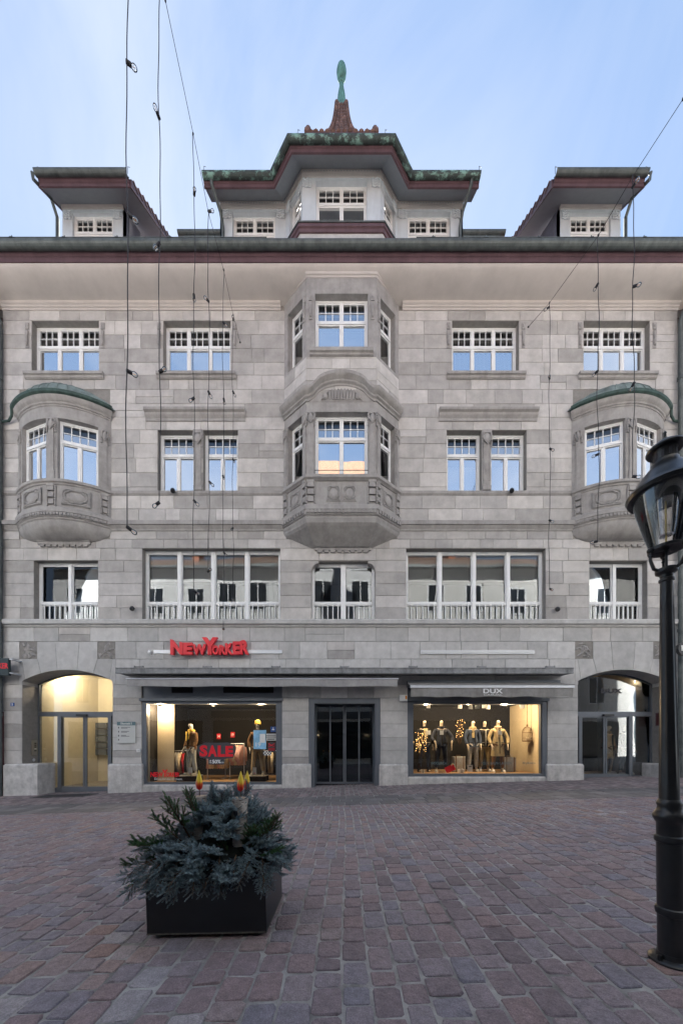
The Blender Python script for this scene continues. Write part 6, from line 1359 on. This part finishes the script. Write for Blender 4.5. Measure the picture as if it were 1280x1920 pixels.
q = poster(509, 1410, .24, .30, 'ink', 'black gift card poster with red ribbon bow', lines=((.2, .03, .09), (.2, .035, .04)), tm='reddark'); m = MB(); m.tube([(0, -.006, .2), (-.09, -.006, .26), (-.1, -.006, .16), (0, -.006, .2), (.09, -.006, .26), (.1, -.006, .16), (0, -.006, .2)], .014, 5); m.build('bow', 'red', q)
q = poster(501, 1417, .26, .14, 'paper', 'small black and white chequered flag card', 'card')
for i in range(6):
    for j in range(3):
        if (i+j) % 2 == 0: m = MB(); m.box(-.13+i*.0433, -.13+(i+1)*.0433, -.003, .0, .0+j*.0467, (j+1)*.0467); m.build('check', 'ink', q)
for px, t in ((410, '14'), (436, '19')): poster(px, 1386-(0 if px < 430 else 3), .14, .18, 'reddark', 'red price card hanging above the %s tops' % ('cream' if px < 430 else 'pink'), 'price_card', ((t, .08, .1, 0, .04),), 1.0)
for px in (357, 477): poster(px, 1452, .12, .22, 'paper', 'white price stand at the feet of the %s mannequin' % ('brown jacket' if px < 400 else 'beanie'), 'price_stand', None, .36, 'red', lines=((.05, .02, .02),))
q = MB()
# right shop: mannequins
Yr = .85
mannequin(MX(795, Yr), Yr, f2, .15, 'dark jacket mannequin behind sparkling twig lights', 'black_cloth', 'darkblue', 'skin', .15, ((.05, -.05), (.05, -.1)), inner='khaki', boots='black_cloth')
mannequin(MX(827, Yr-.12), Yr-.12, f2, -.1, 'mannequin in black zip jacket with bent arms', 'navy', 'navy', 'skin', .12, ((.1, -.3), (.12, -.3)), boots=None)
mannequin(MX(886, Yr+.1), Yr+.1, f2, .1, 'mannequin in dark blue jacket, khaki scarf and grey trousers', 'darkblue', 'greycloth', 'skin', .2, ((.03, -.05), (.03, -.05)), scarf='khaki', stance=.06)
mannequin(MX(908, Yr+.25), Yr+.25, f2, -.1, 'mannequin in black coat and olive trousers behind the blue jacket', 'black_cloth', 'khaki', 'skin', .2, ((.02, -.05), (.02, -.05)), stance=.06)
mannequin(MX(933, Yr-.15), Yr-.15, f2, -.05, 'mannequin in long khaki parka with dark trousers', 'khaki', 'brown', 'skin', .95, ((.07, -.08), (.08, -.12)), scarf='beige', stance=.1)
for px, Y, lab in ((804, .5, 'first'), (828, .45, 'second'), (937, .4, 'third')): poster(px, 1378, .12, .14, 'paper', 'white info card on the chest of the %s' % {'first': 'mannequin behind twig lights', 'second': 'black zip jacket', 'third': 'khaki parka'}[lab], 'info_card', None, Y, rz=.1)
def case(px, py, Y, w, h, d, m, label, lid='creamcloth'):
    o = thing('suitcase', label, 'suitcase', (MX(px, Y), Y, f2), .15); q = MB(); q.cham(-w/2, w/2, -d/2, d/2, 0, h, c=.025); q.build('case_shell', m, o); q = MB(); q.tube([(-.07, -.0, h), (-.07, 0, h+.04), (.07, 0, h+.04), (.07, 0, h)], .01, 6); q.build('handle', 'brown', o)
    for s in (-1, 1): q = MB(); q.box(s*w*.32-.015, s*w*.32+.015, -d/2-.005, d/2, 0, h+.004); q.build('strap', 'brown', o)
case(859, 0, .85, .42, .52, .2, 'greycloth', 'grey suitcase with clothes beside the red tag'); case(953, 0, .9, .44, .5, .2, 'greycloth', 'grey suitcase behind the khaki parka mannequin')
for px, w, h, lab in ((864, .17, .12, 'small white gift box beside the red tag'), (792, .11, .1, 'tiny white gift box at the feet of the twig light mannequin')):
    o = thing('gift_box', lab, 'box', (MX(px, .4), .4, f2)); q = MB(); q.cham(-w/2, w/2, -.06, .06, 0, h, c=.006); q.build('carton', 'paper', o); q = MB(); q.box(-w/2-.005, w/2+.005, -.066, .066, h*.7, h*.98); q.build('lid', 'white', o); q = MB(); q.box(-.012, .012, -.069, .069, 0, h+.004); q.build('ribbon', 'greycloth', o)
for px, Y, w, h, lab, t in ((881, .38, .17, .22, 'white stand-up sign with a dark word on display floor', ''), (877, .34, 0, 0, '', '')):
    if w: poster(px, 1447.5, w, h, 'paper', lab, 'stand_sign', None, Y, 'ink', lines=((.09, .03, .15),))
rt = thing('red_tag', 'tilted red tag card with black handwriting on display floor', 'tag', (MX(846, .42), .42, PZ(1447, .42))); q = MB(); q.m = xf((0, 0, 0), 0, 0, -.45); q.box(-.16, .16, 0, .006, 0, .2); q.build('card', 'red', rt); q = MB(); q.m = xf((.05, -.003, .2), 0, 0, -.45); q.tube([(-.05, 0, 0), (-.03, 0, .05), (.02, 0, .05), (.04, 0, 0)], .012, 6); q.build('bow', 'creamcloth', rt)
bc = thing('bird_cage', 'tall wire bird cage hanging beside the cream display wall', 'bird cage', (MX(988, .7), .7, PZ(1391, .7))); hB = .55; rB = .15
q = MB(); q.lathe([(0,0),(rB,0),(rB,.03),(0,.03)], n=20); q.build('cage_base', 'brown', bc)
for k in range(16): a = 2*PI*k/16; q = MB(); q.tube([(rB*math.cos(a), rB*math.sin(a), .02), (rB*math.cos(a), rB*math.sin(a), hB*.55)]+[(rB*math.cos(t)*math.cos(a), rB*math.cos(t)*math.sin(a), hB*.55+.2*math.sin(t)) for t in (.4, .8, 1.2, 1.5)], .004, 4); q.build('cage_wire', 'brown', bc)
for zz in (.12, hB*.55): q = MB(); q.tube([(rB*math.cos(2*PI*i/20), rB*math.sin(2*PI*i/20), zz) for i in range(21)], .005, 4); q.build('cage_hoop', 'brown', bc)
q = MB(); q.tube([(0, 0, hB*.55+.2), (0, 0, 2.74-bc.location.z)], .008, 6); q.ball((0, 0, hB*.55+.24), .03, .03, .04, 8, 5); q.build('hanging_rod', 'brown', bc)
q = MB(); [q.ball((rr.uniform(-.08, .08), rr.uniform(-.08, .08), .06+rr.uniform(0, .06)), .035, .035, .035, 8, 5) for _ in range(7)]; q.build('bauble', 'creamcloth', bc, smooth=True)
M['fairy'] = emis('fairy_light', (1, .55, .18), 2.5)
for px, py, n_, sx_, sz_, lab in ((787, 1400, 60, .3, .55, 'twig bundle with warm fairy lights by the shop window frame'), (862, 1375, 34, .14, .5, 'hanging garland of warm fairy lights between mannequins')):
    o = thing('fairy_lights', lab, 'fairy lights', (MX(px, .5), .5, PZ(py, .5))); q = MB(); t_ = MB()
    for k in range(n_): p = Vector((rr.gauss(0, sx_*.45), rr.uniform(-.1, .1), rr.uniform(-sz_, sz_)*.6+.15)); q.ball(p, .007, .007, .007, 6, 4); t_.tube([(p.x*.3, 0, p.z-.25), p], .003, 4)
    q.build('tiny_bulbs', 'fairy', o); t_.build('twigs', 'brown', o)
lettering_o = thing('window_lettering', 'small dark shop-name lettering on the display glass', 'lettering', (MX(892, GY), GY, PZ(1374, GY))); lettering('lettering', 'DUX', .27, .06, (0, 0, 0), 'ink', lettering_o, .002, .03)
for px, t, w in ((822, 'WOOLRICH', .5), (930, 'POLO RALPH LAUREN', .95), (991, 'drykorn', .4)): o = thing('window_lettering', 'grey lettering %s along the display glass bottom' % {822: 'beginning with W', 930: 'of three words', 991: 'in small letters'}[px], 'lettering', (MX(px, GY), GY, PZ(1434, GY))); lettering('lettering', t, w, .085, (0, 0, 0), 'boardhead', o, .001, .0)
for px in (803, 862, 882, 895, 908, 915, 979): o = poster(px, 1330-(px % 3), .15, .13, 'paper', 'white paper lantern card hanging along the top of the display', 'hanging_card', None, .35, rz=R.uniform(-.5, .5)); o['group'] = 'hanging cards'
al = thing('window_lettering', 'dark shop-name lettering on the fanlight of the second arched entrance', 'lettering', (PX(1146, .58), .58, PZ(1300, .58))); lettering('lettering', 'DUX', .70, .15, (0, 0, 0), 'ink', al, .003, .04)
Ya = 1.35
mannequin(MX(1172, Ya), Ya, PZ(1456, .6), .1, 'mannequin in dark coat with white scarf behind the arched entrance glass', 'navy', 'navy', 'skin', .6, ((.03, -.05), (.05, -.05)), inner='creamcloth'); mannequin(MX(1140, Ya+.3), Ya+.3, PZ(1456, .6), .4, 'mannequin in beige coat deeper inside the arched entrance', 'beige', 'brown', 'skin', .9, ((.03, -.05), (.05, -.05)))
# shop lamps (the photograph shows both displays and the lobby lit)
def lamp(px, Y, zc, power, label, col=(1, .72, .42), r=.09):
    o = thing('ceiling_lamp', label, 'lamp', (MX(px, Y), Y, zc)); q = MB(); q.lathe([(.05,.0),(.06,0),(.06,.12),(.0,.12)], n=14); q.build('lamp_can', 'black', o); q = MB(); q.lathe([(0,.004),(.048,.004),(.048,.01),(0,.01)], n=14); q.build('lamp_lens', emis('lens_%d' % px, col, 6.), o)
    l_ = bpy.data.lights.new('lamp_light', 'POINT'); l_.energy = power; l_.color = col; l_.shadow_soft_size = r; lo = bpy.data.objects.new('lamp_light', l_); put(lo, o); lo.location = (0, 0, -.1)
lamp(300, .45, 2.55, 22, 'display lamp by the cream partition of the SALE window'); lamp(400, .7, 2.6, 34, 'display lamp above the SALE sticker'); lamp(490, .5, 2.6, 26, 'display lamp above the beanie mannequin')
lamp(800, .4, 2.6, 26, 'display lamp above the twig lights'); lamp(880, .42, 2.6, 22, 'display lamp above the blue jacket mannequin'); lamp(945, .4, 2.6, 30, 'display lamp above the khaki parka'); lamp(1000, .8, 2.6, 16, 'display lamp by the cream display wall')
lamp(145, 1.6, 3.9, 34, 'ceiling lamp of the lobby', (1, .82, .58)); lamp(1195, 1.2, 3.6, 45, 'ceiling lamp of the arched shop entrance')
